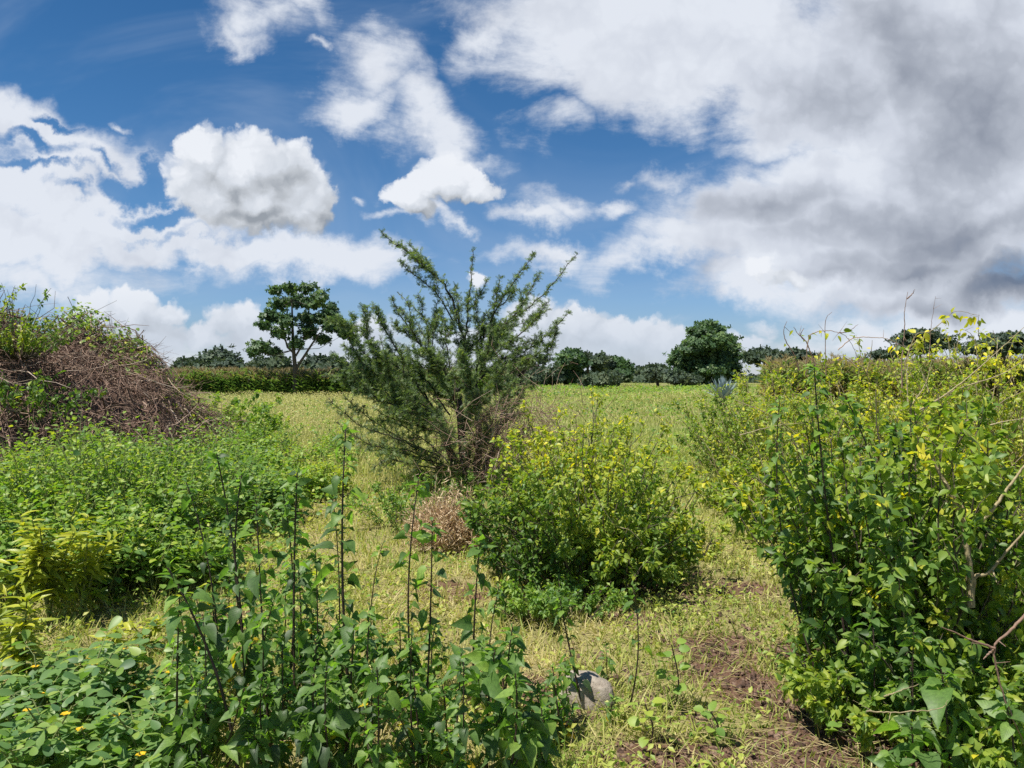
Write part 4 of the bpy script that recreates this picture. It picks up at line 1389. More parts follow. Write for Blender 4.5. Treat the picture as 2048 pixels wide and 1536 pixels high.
    for lb, fx, D, tx, ty, kw in named:
        b = np.array([gx(fx, D), D, 0.0])
        b[2] = float(gh(b[0], b[1])) - .02
        one(lb, b, px(tx, ty, D + .03), side=2 if D < 3.6 and ty > 1000 else 0, **kw)
    # crowd of shorter ones filling the clump: eight kinds, then copies
    protos = []
    for i in range(8):
        h = [.55, .45, .68, .38, .78, .5, .6, .34][i]
        protos.append((h, weed_mesh((0, 0, 0), (.04 * r.normal(), .04 * r.normal(), h), r, lmax=.085 + .03 * r.random(), gap=.050, bare=.1, rad=.006, side=2)))
    data = []
    spots = []
    tries = 0
    while len(spots) < 50 and tries < 4000:
        tries += 1
        D = 2.85 + 1.45 * r.random() ** 1.2
        xp = 330 + 800 * r.random()
        # the clump thins out towards its right and far edges
        if D > 3.7 and xp > 760 and r.random() < .8:
            continue
        if xp > 930 and r.random() < .45:
            continue
        p = np.array([gx(xp, D), D])
        if all(np.hypot(*(p - q[:2])) > .085 for q in spots):
            spots.append(np.array([p[0], p[1]]))
    first = {}
    for i, s in enumerate(spots):
        k = i % 8
        xp = 1024 + s[0] / s[1] * 1538
        if s[1] < 3.2:
            lb = 'leafy weed in the crowded front of the clump, lower leaves at the bottom edge' if xp < 760 else 'leafy weed at the right front of the clump near the stone'
        elif xp < 560:
            lb = 'short weed hemmed in by the leaning stems at the left of the clump'
        elif xp < 780:
            lb = 'short weed under the tallest weeds in the middle of the clump'
        else:
            lb = 'short dark stemmed weed at the thinning right side of the clump'
        loc = (s[0], s[1], float(gh(s[0], s[1])) - .02)
        sc = .8 + .35 * r.random()
        if k not in first:
            t = thing('tall_weed', (0, 0, 0), lb, 'weed', G)
            protos[k][1][0].build('stem', M_WEEDSTEM, t)
            protos[k][1][1].build('foliage', M_WEED, t)
            t.location = loc
            t.rotation_euler = (0, 0, r.random() * 6.28)
            t.scale = (sc,) * 3
            first[k] = t
        else:
            copy_thing(first[k], loc, r.random() * 6.28, sc, lb)


make_weeds()


# ------------------------------------------------------------------ rounded leaflet plants with yellow flowers, bottom left
def senna_mesh(r, h, nst=3):
    st, lv, fl = MB(), MB(), MB()
    for s in range(nst):
        az = r.random() * 6.28
        tip = np.array([math.cos(az) * h * .35, math.sin(az) * h * .35, h * (.75 + .3 * r.random())])
        c = spline([np.zeros(3), tip * np.array([.35, .35, .55]), tip], 10)
        st.tube(c, np.linspace(.006, .003, 10), .4, 6)
        for q in range(9):
            f = 2 + q * .85
            i = min(int(f), 8)
            p = c[i] + (c[min(i + 1, 9)] - c[i]) * (f - i)
            a = az + q * 2.4
            el = .25 + .3 * r.normal()
            d = np.array([math.cos(a) * math.cos(el), math.sin(a) * math.cos(el), math.sin(el)])
            L = .08 + .035 * r.random()
            e = p + d * L + np.array([0, 0, -.01])
            st.sticks(p[None], e[None], .0018, .0012, .7, 4)
            sd = unit(np.cross(d, Z3))
            for pr, (u_, sz) in enumerate(((.42, .044), (.72, .054), (1.0, .060))):
                for sg in (-1, 1):
                    dd = unit(sd * sg * (1 - .35 * (pr == 2)) + d * (.35 + .5 * (pr == 2)) + np.array([0, 0, -.15 + .25 * r.normal()]))
                    M = frames(dd[None], (Z3 + .35 * r.normal(size=3))[None])
                    lv.inst(OBOV, M, (p + (e - p) * u_)[None], sz * (.85 + .3 * r.random()), np.clip(.56 + .26 * r.normal(), 0, 1))
        if s == 0:
            m = 6
            M = frames(np.stack([np.cos(np.arange(m) * 1.05), np.sin(np.arange(m) * 1.05), .5 * np.ones(m)], -1), np.tile(Z3, (m, 1)))
            fl.inst(ROUND, M, np.tile(c[-2] + np.array([0.01, -.01, .012]), (m, 1)), .020, .5)
    return st, lv, fl


def make_sennas():
    r = np.random.default_rng(404)
    G = 'round leaved yellow flowering plants at the bottom left'
    protos = [senna_mesh(r, h, n) for h, n in ((.36, 4), (.28, 4), (.44, 3), (.22, 5))]
    first = {}
    spots = [(205, 3.15, 'round leaved plant on a tall straight stalk in the dry grass'), (40, 2.75, 'round leaved plant at the left edge beneath the lance leaved plant'), (110, 2.5, 'round leaved plant near the bottom left corner with upright stalks'),
             (190, 2.45, 'round leaved plant at the bottom edge beside the corner plant'), (150, 2.8, 'round leaved plant with a yellow flower just above the corner plants'), (260, 2.7, 'round leaved plant with two yellow flowers beside the bare straw'),
             (290, 2.45, 'round leaved plant at the bottom edge next to the weed clump'), (20, 2.42, 'round leaved plant in the very corner'), (80, 2.95, 'round leaved plant behind the corner group, half shaded by lance leaves'),
             (230, 2.95, 'round leaved plant with a forked stalk left of the weed clump'), (345, 2.6, 'round leaved plant partly hidden by the first weeds'), (10, 3.1, 'round leaved plant cut by the left edge higher up'),
             (320, 2.9, 'small round leaved plant at the edge of the dry grass patch'), (140, 3.3, 'round leaved plant between the two lance leaved plants'), (60, 2.3, 'large leaved low plant at the bottom edge near the corner'), (240, 2.3, 'low plant with blue green leaflets at the bottom edge')]
    for i, (x, D, lb) in enumerate(spots):
        k = i % 4
        D = 2.95 + (D - 2.3) * .9
        loc = (gx(x, D), D, float(gh(gx(x, D), D)) - .01)
        sc = .85 + .3 * r.random()
        if k not in first:
            t = thing('round_leaved_plant', (0, 0, 0), lb, 'plant', G)
            for mb, nm, mt in zip(protos[k], ('stems', 'foliage', 'flower'), (M_SENSTEM, M_SENNA, M_PETAL)):
                mb.build(nm, mt, t)
            t.location = loc
            t.rotation_euler = (0, 0, r.random() * 6.28)
            t.scale = (sc,) * 3
            first[k] = t
        else:
            copy_thing(first[k], loc, r.random() * 6.28, sc, lb)


make_sennas()


def make_lances():
    r = np.random.default_rng(505)
    G = 'yellow green lance leaved plants at the left'
    for x, D, h, n, lb in ((45, 3.9, .60, 5, 'large lance leaved plant at the left edge with a whorled yellow tip'), (95, 5.2, .72, 8, 'bushy yellow green lance leaved plant at the left'), (165, 5.3, .60, 5, 'lance leaved plant right of the bushy yellow green one'),
                           (10, 4.9, .62, 5, 'lance leaved plant cut by the left edge behind the large one'), (215, 4.3, .25, 3, 'small lance leaved plant at the edge of the dry grass'), (290, 4.6, .22, 3, 'tiny yellow lance leaved seedling on the dry grass')):
        b = np.array([gx(x, D), D, 0.0])
        t = thing('lance_leaved_plant', b, lb, 'plant', G)
        st, lv = MB(), MB()
        for s in range(n):
            az = r.random() * 6.28
            tip = b + np.array([math.cos(az) * h * .33, math.sin(az) * h * .33, h * (.7 + .35 * r.random())])
            c = spline([b, b + (tip - b) * np.array([.35, .35, .55]), tip], 10)
            st.tube(c, np.linspace(.007, .003, 10), .35, 6)
            m = int(26 * (.5 + h))
            u_ = np.sort(.2 + .8 * r.random(m) ** .6)
            f = u_ * 9
            i = np.minimum(f.astype(int), 8)
            p = c[i] + (c[i + 1] - c[i]) * (f - i)[:, None]
            a = np.arange(m) * 2.4
            el = .2 + .55 * (u_ - .5) + .2 * r.normal(size=m)
            d = np.stack([np.cos(a) * np.cos(el), np.sin(a) * np.cos(el), np.sin(el)], -1)
            M = frames(d, np.tile(Z3, (m, 1)) + .3 * r.normal(size=(m, 3)))
            lv.inst(LANCE, M, p, .17 * (1.0 - .35 * u_) * (.7 + .5 * r.random(m)) * (.6 + .6 * min(h, .6)), np.clip(.18 + .20 * r.normal(size=m) + .45 * (u_ - .5), 0, 1))
        st.build('stems', M_SENSTEM, t)
        lv.build('foliage', M_LANCE, t)


make_lances()


# ------------------------------------------------------------------ green herb mass at the left
def make_herbs():
    r = np.random.default_rng(606)
    st, lv = MB(), MB()
    n = 900
    D = 5.5 + 10.5 * r.random(n * 3) ** 1.15
    x = -.70 * D + (r.random(n * 3)) * (.70 * D - 1.9)
    edge = -2.05 - .10 * (D - 5) + .35 * np.sin(1.9 * D) + .25 * np.sin(4.3 * D + 1)
    ok = (x < edge) & ~((D < 5.6) & (x > -3.0 - .0 * D) & (r.random(n * 3) < .6))
    x, D = x[ok][:n], D[ok][:n]
    n = len(x)
    e_ = edge[ok][:n]
    tall = clump(x, D, .55) + .7 * clump(x + 7, D, 1.3)
    h = (.36 + .30 * r.random(n) + .42 * np.clip(tall, -.55, .9) + .28 * np.clip((-x - .43 * D) / (.16 * D), 0, 1) * np.clip((D - 5.8) / 1.6, 0, 1) + .16 * np.clip((D - 9) / 3, 0, 1)) * np.clip((e_ - x) / 1.0 + .40, .4, 1)
    hole = (clump(x - 3, D, 1.0) < -.50) & (r.random(n) < .85)
    kind2 = (clump(x + 11, D, .8) + .5 * r.normal(size=n)) > .35
    base = np.stack([x, D, gh(x, D)], -1)
    for kind in (0, 1):
        q_ = np.where((kind2 == bool(kind)) & ~hole)[0]
        B, hh, nn = base[q_], h[q_] * (1.0 if kind == 0 else 1.12), len(q_)
        xx, DD = x[q_], D[q_]
        for s in range(4 if kind == 0 else 6):
            az = r.random(nn) * 6.283
            sp = .4 if kind == 0 else .26
            tip = B + np.stack([np.cos(az) * hh * sp, np.sin(az) * hh * sp, hh * (.7 + .38 * r.random(nn))], -1)
            mid = B + (tip - B) * np.array([.3, .3, .55])
            st.sticks(B, mid, .005, .004, .3)
            st.sticks(mid, tip, .004, .002, .6)
            k = 20
            for q in range(k):
                u_ = .30 + .70 * (q / k) ** .8
                p = mid + (tip - mid) * ((u_ - .5) / .5) if u_ > .5 else B + (mid - B) * (u_ / .5)
                a = r.random(nn) * 6.283
                el = (.10 if kind == 0 else .5) + .3 * r.normal(size=nn)
                d = np.stack([np.cos(a) * np.cos(el), np.sin(a) * np.cos(el), np.sin(el)], -1)
                pe = p + d * (.02 + .06 * r.random(nn))[:, None]
                M = frames(d - Z3 * .15, np.tile(Z3, (nn, 1)) + (.30 if kind == 0 else .7) * r.normal(size=(nn, 3)))
                yl = (.44 if kind == 0 else .64) + .20 * np.sin(.8 * xx + .55 * DD) * np.sin(.5 * DD) + .26 * (u_ - .65) + .16 * r.normal(size=nn) + .2 * np.clip((DD - 9) / 5, 0, 1) * np.clip((xx + 5) / 2, 0, 1)
                yl = yl + .22 * np.clip((-xx - .46 * DD) / 1.2, 0, 1) * (u_ > .75) * np.clip((DD - 8) / 3, 0, 1)
                sz = (.034 + .028 * r.random(nn)) if kind == 0 else (.030 + .02 * r.random(nn))
                lv.inst(ROUND if kind == 0 else OVATE, M, pe, sz * (1 + .02 * (DD - 5)), np.clip(yl, 0, .97))
    # carpet beneath
    m = 6500
    D2 = 5.4 + 13.5 * r.random(m)
    x2 = -.72 * D2 + r.random(m) * (.72 * D2 - 1.2)
    ok = x2 < -1.5 - .13 * (D2 - 5) + .5 * np.sin(1.4 * D2)
    x2, D2 = x2[ok], D2[ok]
    m = len(x2)
    M = frames(np.stack([r.normal(size=m), r.normal(size=m), .3 * r.normal(size=m)], -1), np.tile(Z3, (m, 1)) + .4 * r.normal(size=(m, 3)))
    lv.inst(ROUND, M, np.stack([x2, D2, gh(x2, D2) + .02 + .2 * r.random(m)], -1), .045 + .02 * r.random(m), np.clip(.55 + .2 * r.normal(size=m), 0, .95))
    o = lv.build('weeds', M_HERB)
    setkind(o, 'stuff', 'thick green mass of knee high leafy herbs below the brush heap', 'herbs')
    o2 = st.build('stalks', M_SENSTEM, o)


make_herbs()


# ------------------------------------------------------------------ brush heap
def heap_h(x, y):
    """height of the heap of cut brush"""
    u = (x + 7.85 + .02 * (y - 12)) / 3.1
    v = (y - 12.4) / 5.8
    d = np.sqrt(u * u + v * v)
    h = 2.55 * np.clip(1 - d ** 1.5, 0, 1) ** .95
    return h * (1 + .10 * np.sin(1.5 * x + 1.3 * y) + .07 * np.sin(2.9 * y - 1.7 * x + 1) + .05 * np.sin(5.3 * x + 3.1 * y))


def make_heap():
    r = np.random.default_rng(707)
    t = thing('brush_heap', (-8.1, 12, 0), 'long heap of grey brown dead brush at the left', 'brush heap')
    # dark packed inside
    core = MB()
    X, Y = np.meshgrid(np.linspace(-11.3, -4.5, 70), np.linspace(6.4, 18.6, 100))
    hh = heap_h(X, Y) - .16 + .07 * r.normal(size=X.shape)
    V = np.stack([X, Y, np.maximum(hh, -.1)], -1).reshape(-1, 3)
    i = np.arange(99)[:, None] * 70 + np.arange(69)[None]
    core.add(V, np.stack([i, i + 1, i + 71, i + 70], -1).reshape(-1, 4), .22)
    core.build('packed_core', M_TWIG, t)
    tw = MB()
    n = 17000
    x = -11 + 6.5 * r.random(n)
    y = 6.7 + 11.4 * r.random(n)
    h = heap_h(x, y)
    ok = h > .04
    x, y, h = x[ok], y[ok], h[ok]
    n = len(x)
    e = .05
    nx = -(heap_h(x + e, y) - heap_h(x - e, y)) / (2 * e)
    ny = -(heap_h(x, y + e) - heap_h(x, y - e)) / (2 * e)
    N = unit(np.stack([nx, ny, np.ones(n)], -1))
    d = rdir_r(r, n)
    d = unit(d * np.array([1, 1, .8]) + np.array([.25, -.15, -.35]))
    d = unit(d - N * np.sum(d * N, -1, keepdims=True) * .85)
    L = .3 + .9 * r.random(n) ** 1.5
    p0 = np.stack([x, y, h], -1) + N * (r.random(n) * .22 - .08)[:, None]
    cur = p0 - d * L[:, None] * .5
    tint = np.clip(.48 + .26 * r.normal(size=n), 0, 1)
    rad = .0055 + .009 * r.random(n) ** 2.5
    for k in range(4):
        d = unit(d + .33 * r.normal(size=(n, 3)) - Z3 * .10)
        nx_ = cur + d * L[:, None] * .25
        tw.sticks(cur, nx_, rad * (1 - .2 * k), rad * (.8 - .2 * k), tint)
        cur = nx_
    # tangled stalks rising off the crest
    m = 420
    x = -10.5 + 5.6 * r.random(m)
    y = 7 + 9.5 * r.random(m)
    h = heap_h(x, y)
    ok = h > .8
    a = np.stack([x, y, h - .1], -1)[ok]
    d = unit(np.stack([.8 * r.normal(size=ok.sum()), .8 * r.normal(size=ok.sum()), 1 + .4 * r.random(ok.sum())], -1))
    b = a + d * (.2 + .3 * r.random(ok.sum()))[:, None]
    c = b + unit(d + .5 * r.normal(size=d.shape)) * .16
    tw.sticks(a, b, .006, .004, .55)
    tw.sticks(b, c, .004, .002, .55)
    tw.build('dead_twigs', M_TWIG, t)

    # living creeper over the crest and the far end
    cr = thing('creeper', (-6.2, 13, 1.2), 'bright green creeper trailing over the crest of the brush heap', 'creeper')
    lv, vs = MB(), MB()
    n = 36000
    x = -11 + 6.5 * r.random(n)
    y = 7 + 11.2 * r.random(n)
    h = heap_h(x, y)
    pat = np.sin(1.3 * x + .9 * y) + .8 * np.sin(2.6 * x - 1.8 * y + 1) + .5 * np.sin(5 * x + 4 * y)
    far = np.clip((y - 13.0) / 1.6, -.6, 1.4) + .9 * np.clip((y - 11.3) / 1.2, 0, 1) * np.clip((h - 1.35) / .4, 0, 1) * (.6 + .5 * np.sin(3.1 * y + 2 * x))
    topp = np.clip((h - 2.0) / .5, 0, 1)
    keep = (h > .03) & (r.random(n) < np.clip(.012 + .22 * np.clip(pat - .7, 0, 1) + .62 * far + .55 * topp * np.clip((y - 10.6) / 2, -.1, 1), 0, 1))
    x, y, h = x[keep], y[keep], h[keep]
    n = len(x)
    P = np.stack([x, y, h + .04 + .16 * r.random(n) + .30 * r.random(n) ** 3 * (pat[keep] > 0)], -1)
    d = unit(np.stack([.6 + r.normal(size=n), -.4 + r.normal(size=n), -.3 + .5 * r.normal(size=n)], -1))
    M = frames(d, np.tile(Z3, (n, 1)) + np.array([.5, -.4, 0]) + .5 * r.normal(size=(n, 3)))
    lv.inst(ROUND, M, P, .045 + .03 * r.random(n), np.clip(.66 + .18 * r.normal(size=n), 0, 1))
    lv.build('foliage', M_HERB, cr)
    k = 700
    j = r.choice(n, k)
    q = P[j] + .25 * r.normal(size=(k, 3)) * np.array([1, 1, .3])
    vs.sticks(P[j], q, .003, .002, .5)
    vs.build('vines', M_SENSTEM, cr)

    # dark scrambling shrub on the near face, fresh shrub on the top
    b = np.array([gx(30, 9.9), 9.9, 1.0])
    make_bush('scrambling_shrub', 'grey green scrambling shrub on the near face of the brush heap', b, [dict(n=20, h=.75, spread=.55, sub=7, per=9, r0=.4, clip=lambda L: L[:, 2] > 0)], OVATE, .07, lambda L: .30 + .12 * speckle(L, 4), 171)
    b = np.array([gx(40, 10.6), 10.6, 1.95])
    make_bush('crest_shrub', 'yellow green shrub with wispy shoots on top of the brush heap at the left edge', b, [
        dict(n=26, h=.50, spread=.45, sub=7, per=9, r0=.35), dict(n=22, h=.85, spread=.9, sub=3, per=7, r0=.2, sublen=.2, lean=(.25, 0), thick=.006, tint=lambda L: .3 + .1 * speckle(L, 5)),
        dict(n=14, h=.95, spread=.3, sub=4, per=8, r0=.25, base=b + np.array([-.35, 0, 0]))], OVATE, .05, lambda L: .52 + .14 * speckle(L, 4), 172)


make_heap()


# ------------------------------------------------------------------ small things
def make_small():
    r = np.random.default_rng(808)
    # stone among the weeds
    D = 3.85
    c = np.array([gx(1172, D), D, 0.0])
    bm_v, bm_f = [], []
    import bmesh
    bm = bmesh.new()
    bmesh.ops.create_icosphere(bm, subdivisions=4, radius=1.0)
    for v in bm.verts:
        p = v.co
        k = 1 + .13 * math.sin(3.1 * p.x + 2 * p.y + 1) + .09 * math.sin(5 * p.y - 3 * p.z) + .05 * math.sin(11 * p.x + 7 * p.z) + .015 * math.sin(23 * p.y + 17 * p.x)
        q = Vector((p.x * .155 * k, p.y * .12 * k, max(p.z, -.5) * .15 * k))
        if q.z > .09:
            q.z = .09 + (q.z - .09) * .5
        v.co = q
    V = np.array([v.co[:] for v in bm.verts])
    Fc = np.array([[v.index for v in f.verts] for f in bm.faces])
    bm.free()
    m = bpy.data.materials.new('grey_stone')
    m.use_nodes = True
    k = NT(m.node_tree)
    p = m.node_tree.nodes['Principled BSDF']
    geo = k.n('ShaderNodeNewGeometry')
    n1 = k.noise(geo.outputs['Position'], 18, 6, .65)
    n2 = k.noise(geo.outputs['Position'], 90, 3, .6)
    col = k.ramp(n1, [(.3, (.17, .135, .105)), (.5, (.29, .245, .195)), (.7, (.37, .325, .27))])
    col = k.mix(k.mr(n2, .62, .7), col, (.10, .09, .07, 1))
    m.node_tree.links.new(col, p.inputs['Base Color'])
    p.inputs['Roughness'].default_value = .9
    bp = k.n('ShaderNodeBump')
    bp.inputs['Strength'].default_value = .9
    bp.inputs['Distance'].default_value = .02
    m.node_tree.links.new(n1, bp.inputs['Height'])
    m.node_tree.links.new(bp.outputs[0], p.inputs['Normal'])
    mb = MB()
    mb.add(V + c + np.array([0, 0, .035]), Fc)
    o = mb.build('stone', m)
    o['label'] = 'pale grey rounded stone half hidden by the leaning grey weed'
    o['category'] = 'stone'

    # dry tan tuft
    D = 7.4
    b = np.array([gx(895, D), D, 0.0])
    mb = MB()
    n = 9500
    az = r.random(n) * 6.283
    q = np.sqrt(r.random(n))
    el = 1.45 - 1.1 * q + .2 * r.normal(size=n)
    d = np.stack([np.cos(az) * np.cos(el), np.sin(az) * np.cos(el), np.abs(np.sin(el))], -1)
    lump = np.array([(0, 0, .0, 1.0), (-.16, .05, -.02, .75), (.18, -.05, -.02, .62), (.05, -.12, 0, .7)])[r.integers(4, size=n)]
    p = b + lump[:, :3] + d * np.array([.36, .26, .56]) * lump[:, 3:] * (.2 + .8 * r.random(n) ** .7)[:, None] * (1 + .22 * r.normal(size=n))[:, None]
    p[:, 2] = np.maximum(p[:, 2], .02)
    M = frames(d * .6 + 1.1 * rdir_r(r, n), rdir_r(r, n))
    mb.inst(SMALL, M, p, np.stack([.010 + .012 * r.random(n), .04 + .05 * r.random(n), np.full(n, .04)], -1), np.clip(.5 + .34 * r.normal(size=n), 0, 1))
    t = thing('dry_tuft', b, 'dry tan withered tuft at the foot of the thorn tree', 'dry plant')
    mb.build('withered_leaves', M_STRAW, t)
    mb = MB()
    k = 90
    az = r.random(k) * 6.283
    e = b + np.stack([np.cos(az) * .28 * r.random(k), np.sin(az) * .2 * r.random(k), .3 + .28 * r.random(k)], -1)
    mb.sticks(np.tile(b, (k, 1)), e, .004, .002, .75)
    mb.build('stems', M_TWIG, t)

    # dead branches lying against the thorn tree
    t = thing('dead_branches', px(1040, 900, 10.2) * np.array([1, 1, 0]), 'pile of pale dead thorn branches right of the thorn tree trunk', 'brushwood')
    mb = MB()
    for (cx, cy, D, n, sx_, sz_) in ((1035, 860, 10.4, 520, .42, .30), (1000, 920, 10.6, 420, .40, .25), (960, 905, 10.9, 300, .3, .3)):
        c = px(cx, cy, D)
        a = c + r.normal(size=(n, 3)) * np.array([sx_, .35, sz_])
        a[:, 2] = np.maximum(a[:, 2], .05)
        d = unit(rdir_r(r, n) * np.array([1, 1, .8]))
        L = .12 + .22 * r.random(n)
        m_ = a + d * L[:, None]
        mb.sticks(a, m_, .0045, .003, np.clip(.62 + .2 * r.normal(size=n), 0, 1))
        mb.sticks(m_, m_ + unit(d + .4 * r.normal(size=(n, 3))) * (L * .8)[:, None], .003, .0015, np.clip(.62 + .2 * r.normal(size=n), 0, 1))
    mb.build('twigs', M_TWIG, t)

    # seedlings on the path
    for x, D, h, n, lb in ((1352, 3.85, .34, 16, 'fresh green seedling with round leaves at the left edge of the path'), (1432, 3.55, .14, 12, 'low round leaved seedling in the middle of the path'), (1700, 3.45, .16, 10, 'seedling with two broad pale leaves at the foot of the right shrubs'),
                           (1300, 3.4, .20, 12, 'yellowing seedling beside the stone')):
        b = np.array([gx(x, D), D, float(gh(gx(x, D), D)) - .01])
        t = thing('seedling', b, lb, 'seedling', 'seedlings along the path')
        st, lv = MB(), MB()
        tip = b + np.array([-.02, 0, h])
        c = spline([b, b + np.array([.015, 0, h * .5]), tip], 8)
        st.tube(c, np.linspace(.005, .003, 8), .2, 6)
        u_ = .35 + .65 * r.random(n)
        p = b + (tip - b) * u_[:, None]
        a = np.arange(n) * 2.4
        d = np.stack([np.cos(a), np.sin(a), .3 * r.normal(size=n) + .2], -1)
        pe = p + d * .035
        st.sticks(p, pe, .0016, .0012, .6)
        M = frames(d, np.tile(Z3, (n, 1)) + .3 * r.normal(size=(n, 3)))
        lv.inst(ROUND, M, pe, .046 + .018 * r.random(n), np.clip((.74 if x == 1300 else .56) + .1 * r.normal(size=n), 0, 1))
        st.build('stem', M_WEEDSTEM, t)
        lv.build('foliage', M_HERB, t)

    # clods on the bare earth
    mb = MB()
    n = 34000
    x = .2 + 2.0 * r.random(n)
    y = 2.9 + 3.6 * r.random(n)
    ok = r.random(n) < soil(x, y) * .5
    x, y = x[ok], y[ok]
    n = len(x)
    cube = (np.array([(-1, -1, -.6), (1, -.8, -.6), (.8, 1, -.6), (-.9, .9, -.6), (-.6, -.6, .6), (.7, -.5, .5), (.4, .7, .7), (-.6, .5, .6)]) * .5,
            np.array([(0, 3, 2, 1), (4, 5, 6, 7), (0, 1, 5, 4), (1, 2, 6, 5), (2, 3, 7, 6), (3, 0, 4, 7)]), np.zeros((8, 2)))
    M = frames(rdir_r(r, n) * np.array([1, 1, .3]), np.tile(Z3, (n, 1)) + .5 * r.normal(size=(n, 3)))
    mb.inst(cube, M, np.stack([x, y, gh(x, y) - .008], -1), (.007 + .034 * r.random(n) ** 4)[:, None] * (.6 + .8 * r.random((n, 3))), r.random(n))
    o = mb.build('soil_clods', wood_mat('clod_earth', [(0, (.05, .028, .020)), (.6, (.13, .076, .052)), (1, (.25, .17, .125))], 50, .95))
    setkind(o, 'stuff', 'crumbly reddish clods on the bare patches of the path', 'soil')


make_small()


# ------------------------------------------------------------------ canes, vines and branches at the right
def cane(name, label, lines, cat, mat, leaves=0, D=5.2, seed=0, group=None, lsize=.045, tint=.85, r0=.006, pxs=None):
    """lines: polylines of photo pixels with an optional depth step"""
    r = np.random.default_rng(seed)
    st, lv = MB(), MB()
    first = None
    for ln in lines:
        p = np.array([px(q[0], q[1], D + (q[2] if len(q) > 2 else 0)) for q in ln])
        if first is None:
            first = p[0]
        n = max(8, len(ln) * 7)
        c = spline(p, n)
        c[1:-1] += r.normal(size=(n - 2, 3)) * .0013
        st.tube(c, np.linspace(r0, r0 * .3, n) * (.75 if r0 < .01 else 1), np.clip(.5 + .2 * r.normal(), 0, 1), 5)
        L = np.linalg.norm(np.diff(c, axis=0), axis=1).sum()
        for q in range(int(L * 7)):
            i = r.integers(1, n - 1)
            d = rdir_r(r, 1)[0]
            st.sticks(c[i][None], (c[i] + d * (.03 + .07 * r.random()))[None], r0 * .35, r0 * .12, .6)
        k = int(L * leaves)
        if k:
            i = (2 + (n - 3) * r.random(k)).astype(int)
            d = unit(rdir_r(r, k) - Z3 * .6)
            M = frames(d, Z3 + .6 * r.normal(size=(k, 3)))
            lv.inst(OVATE, M, c[i] + d * .015 + .012 * r.normal(size=(k, 3)), lsize * (.6 + .6 * r.random(k)), np.clip(tint + .12 * r.normal(size=k), 0, 1))
    t = thing(name, first, label, cat, group)
    st.build('stem', mat, t)
    if lv.n:
        lv.build('leaves', M_BUSH, t)
    return t


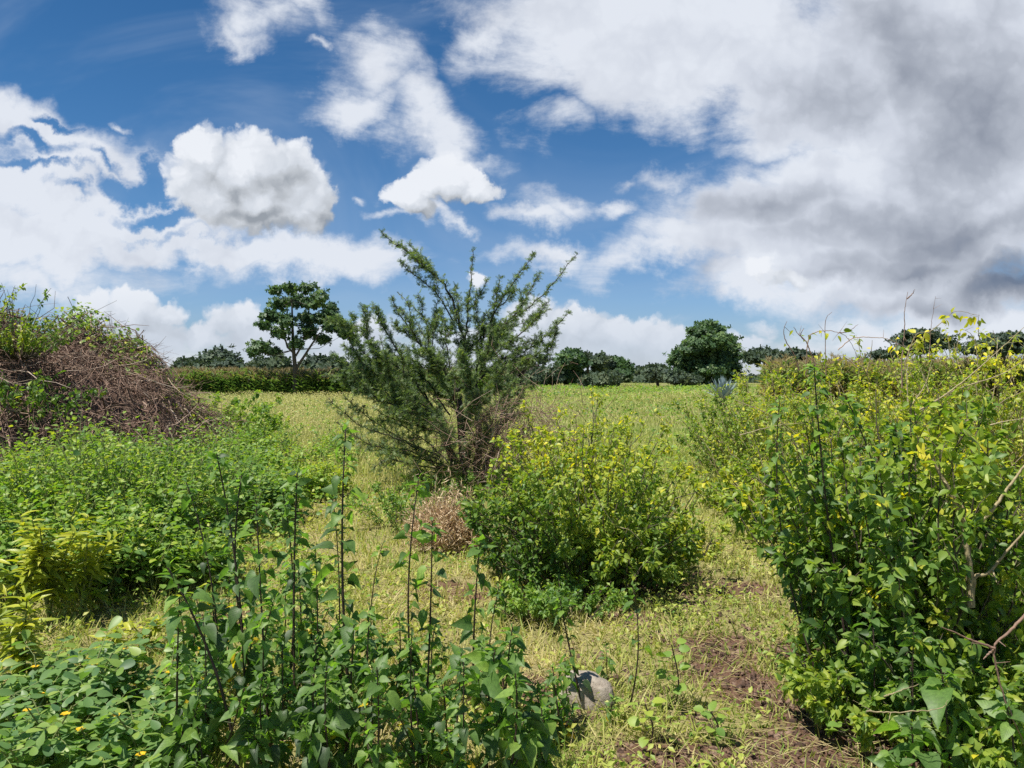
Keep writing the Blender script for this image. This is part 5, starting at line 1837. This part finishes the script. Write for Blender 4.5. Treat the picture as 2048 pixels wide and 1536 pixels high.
def make_canes():
    def z(*pts):
        return [(1536 + a / 4, 560 + b / 4) for a, b in pts]
    V = 'vines and canes arching above the right hand scrub'
    cane('bare_stalk', 'tall thin bare stalk with one dried leaf, standing highest against the clouds', [z((1075, 900), (1070, 650), (1090, 400), (1090, 250), (1115, 95)), z((1108, 150), (1150, 115), (1170, 75))], 'stalk', M_TWIG, 3, 5.6, 1, V, .05, .1, .007)
    cane('arching_vine', 'yellow leaved vine arching in front of the flat topped thorn tree', [z((1060, 900), (1130, 560), (1250, 450), (1400, 330), (1500, 250), (1690, 285)), z((1130, 560), (1160, 480), (1210, 420), (1330, 430)), z((1040, 620), (1020, 540), (1030, 460))], 'vine', M_CANE, 26, 5.8, 2, V, .06, .95, .006)
    cane('arching_vine', 'thin leafy vine hooped over the dark shrub top, left of the tall stalk', [z((300, 760), (320, 480), (380, 420), (460, 405), (560, 420), (640, 470), (720, 620)), z((560, 425), (640, 410), (720, 355))], 'vine', M_TWIG, 16, 5.0, 3, V, .05, .74, .005)
    cane('arching_vine', 'long low vine running right from the hooped vine to the yellow one', [z((560, 560), (680, 465), (850, 460), (950, 470), (1060, 520), (1150, 600)), z((720, 700), (620, 620), (560, 600))], 'vine', M_TWIG, 4, 5.3, 4, V, .05, .6, .005)
    cane('bare_stalk', 'dark curling bare stalk at the left end of the scrub top', [z((250, 720), (210, 600), (140, 480), (125, 400), (150, 330))], 'stalk', M_TWIG, 6, 5.0, 5, V, .05, .7, .006)
    cane('bare_stalk', 'forked bare stalk beside the dark curling one', [z((390, 720), (340, 580), (300, 490), (240, 430), (205, 375)), z((290, 480), (260, 440), (285, 385))], 'stalk', M_TWIG, 12, 5.0, 6, V, .04, .75, .007)
    cane('bare_stalk', 'straight thin stalk with hooked tip above the dark shrub', [z((465, 760), (462, 640), (460, 330), (510, 255))], 'stalk', M_TWIG, 3, 5.1, 7, V, .04, .7, .005)
    cane('bare_stalk', 'fine bare stalk rising behind the yellow vine', [z((1290, 640), (1300, 400), (1315, 280), (1338, 130))], 'stalk', M_TWIG, 0, 6.2, 8, V, .04, .5, .004)
    cane('arching_vine', 'upright vine with hanging yellow green leaves near the right edge', [z((1680, 700), (1660, 520), (1620, 430), (1550, 390)), z((1690, 480), (1680, 380), (1685, 270)), z((1500, 600), (1520, 480), (1540, 400))], 'vine', M_CANE, 22, 5.6, 9, V, .055, .82, .005)
    cane('pale_cane', 'long straight pale cane slanting up to the right edge', [z((1180, 1080), (1550, 820), (1800, 600), (2060, 365))], 'cane', M_CANE, 2, 5.0, 10, V, .05, .9, .007)
    cane('pale_cane', 'pale cane running nearly level below the slanting one', [z((1180, 1060), (1500, 880), (1850, 760), (2070, 630))], 'cane', M_CANE, 2, 5.0, 11, V, .05, .9, .008)
    cane('pale_cane', 'pale bowed cane at the right edge above the bent branch', [z((1580, 1130), (1750, 1085), (1880, 970), (2070, 880))], 'cane', M_CANE, 2, 4.8, 12, V, .05, .9, .007)
    cane('pale_cane', 'thin pale cane low at the right edge', [z((1780, 1160), (1900, 1130), (2070, 1105))], 'cane', M_CANE, 0, 4.8, 13, V, .05, .9, .006)
    cane('pale_cane', 'zigzag pale dry cane in the yellow scrub behind the dark shrub', [z((1290, 900), (1260, 800), (1200, 680), (1160, 590)), z((1150, 1000), (1260, 830), (1310, 640)), z((1120, 980), (1110, 760), (1130, 640))], 'cane', M_CANE, 1, 6.4, 14, V, .05, .9, .008)
    cane('pale_cane', 'upright pale cane below the right end of the yellow vine', [z((790, 740), (820, 600), (832, 480))], 'cane', M_CANE, 8, 5.5, 15, V, .04, .9, .006)
    cane('pale_cane', 'thin pale cane among the low scrub left of the dark shrub', [[(1470, 800), (1540, 830), (1610, 880), (1650, 920)], [(1480, 870), (1560, 850), (1640, 845)]], 'cane', M_CANE, 2, 7.0, 16, V, .05, .8, .006)
    cane('bent_branch', 'thick pale bent branch entering from the right edge', [[(1945, 1215), (1942, 1150), (1930, 1062), (1938, 1054), (1962, 1044), (1990, 1016), (2020, 972), (2060, 918)], [(1932, 1060), (1905, 990), (1882, 950), (1866, 918)], [(1930, 1052), (1927, 1010)]], 'branch', M_CANE, 1, 3.65, 17, None, .05, .6, .016)
    cane('bent_branch', 'second pale bent branch below the thick one at the right edge', [[(1940, 1215), (1948, 1175), (1953, 1152), (1978, 1147), (2012, 1108), (2062, 1050)]], 'branch', M_CANE, 0, 3.65, 18, None, .05, .6, .014)
    cane('fallen_branch', 'forked grey dead branch leaning at the bottom right corner', [[(2060, 1225), (2020, 1265), (1992, 1298), (2004, 1370), (2030, 1440), (2070, 1530)], [(1992, 1298), (1950, 1283), (1885, 1255)], [(1988, 1300), (1970, 1320)]], 'branch', M_TWIG, 0, 2.9, 19, None, .05, .6, .008)
    cane('fallen_branch', 'thin pale stick lying across the low shrub at the bottom right', [[(1735, 1425), (1800, 1426), (1880, 1420), (1900, 1402)], [(1770, 1395), (1800, 1385), (1840, 1370)]], 'branch', M_CANE, 0, 2.8, 20, None, .05, .6, .004)
    cane('fallen_branch', 'thin stick leaning in front of the round bush', [[(1188, 985), (1205, 1015), (1228, 1050)], [(1240, 1055), (1262, 1062), (1284, 1085)]], 'branch', M_CANE, 0, 5.2, 21, None, .05, .6, .004)


make_canes()
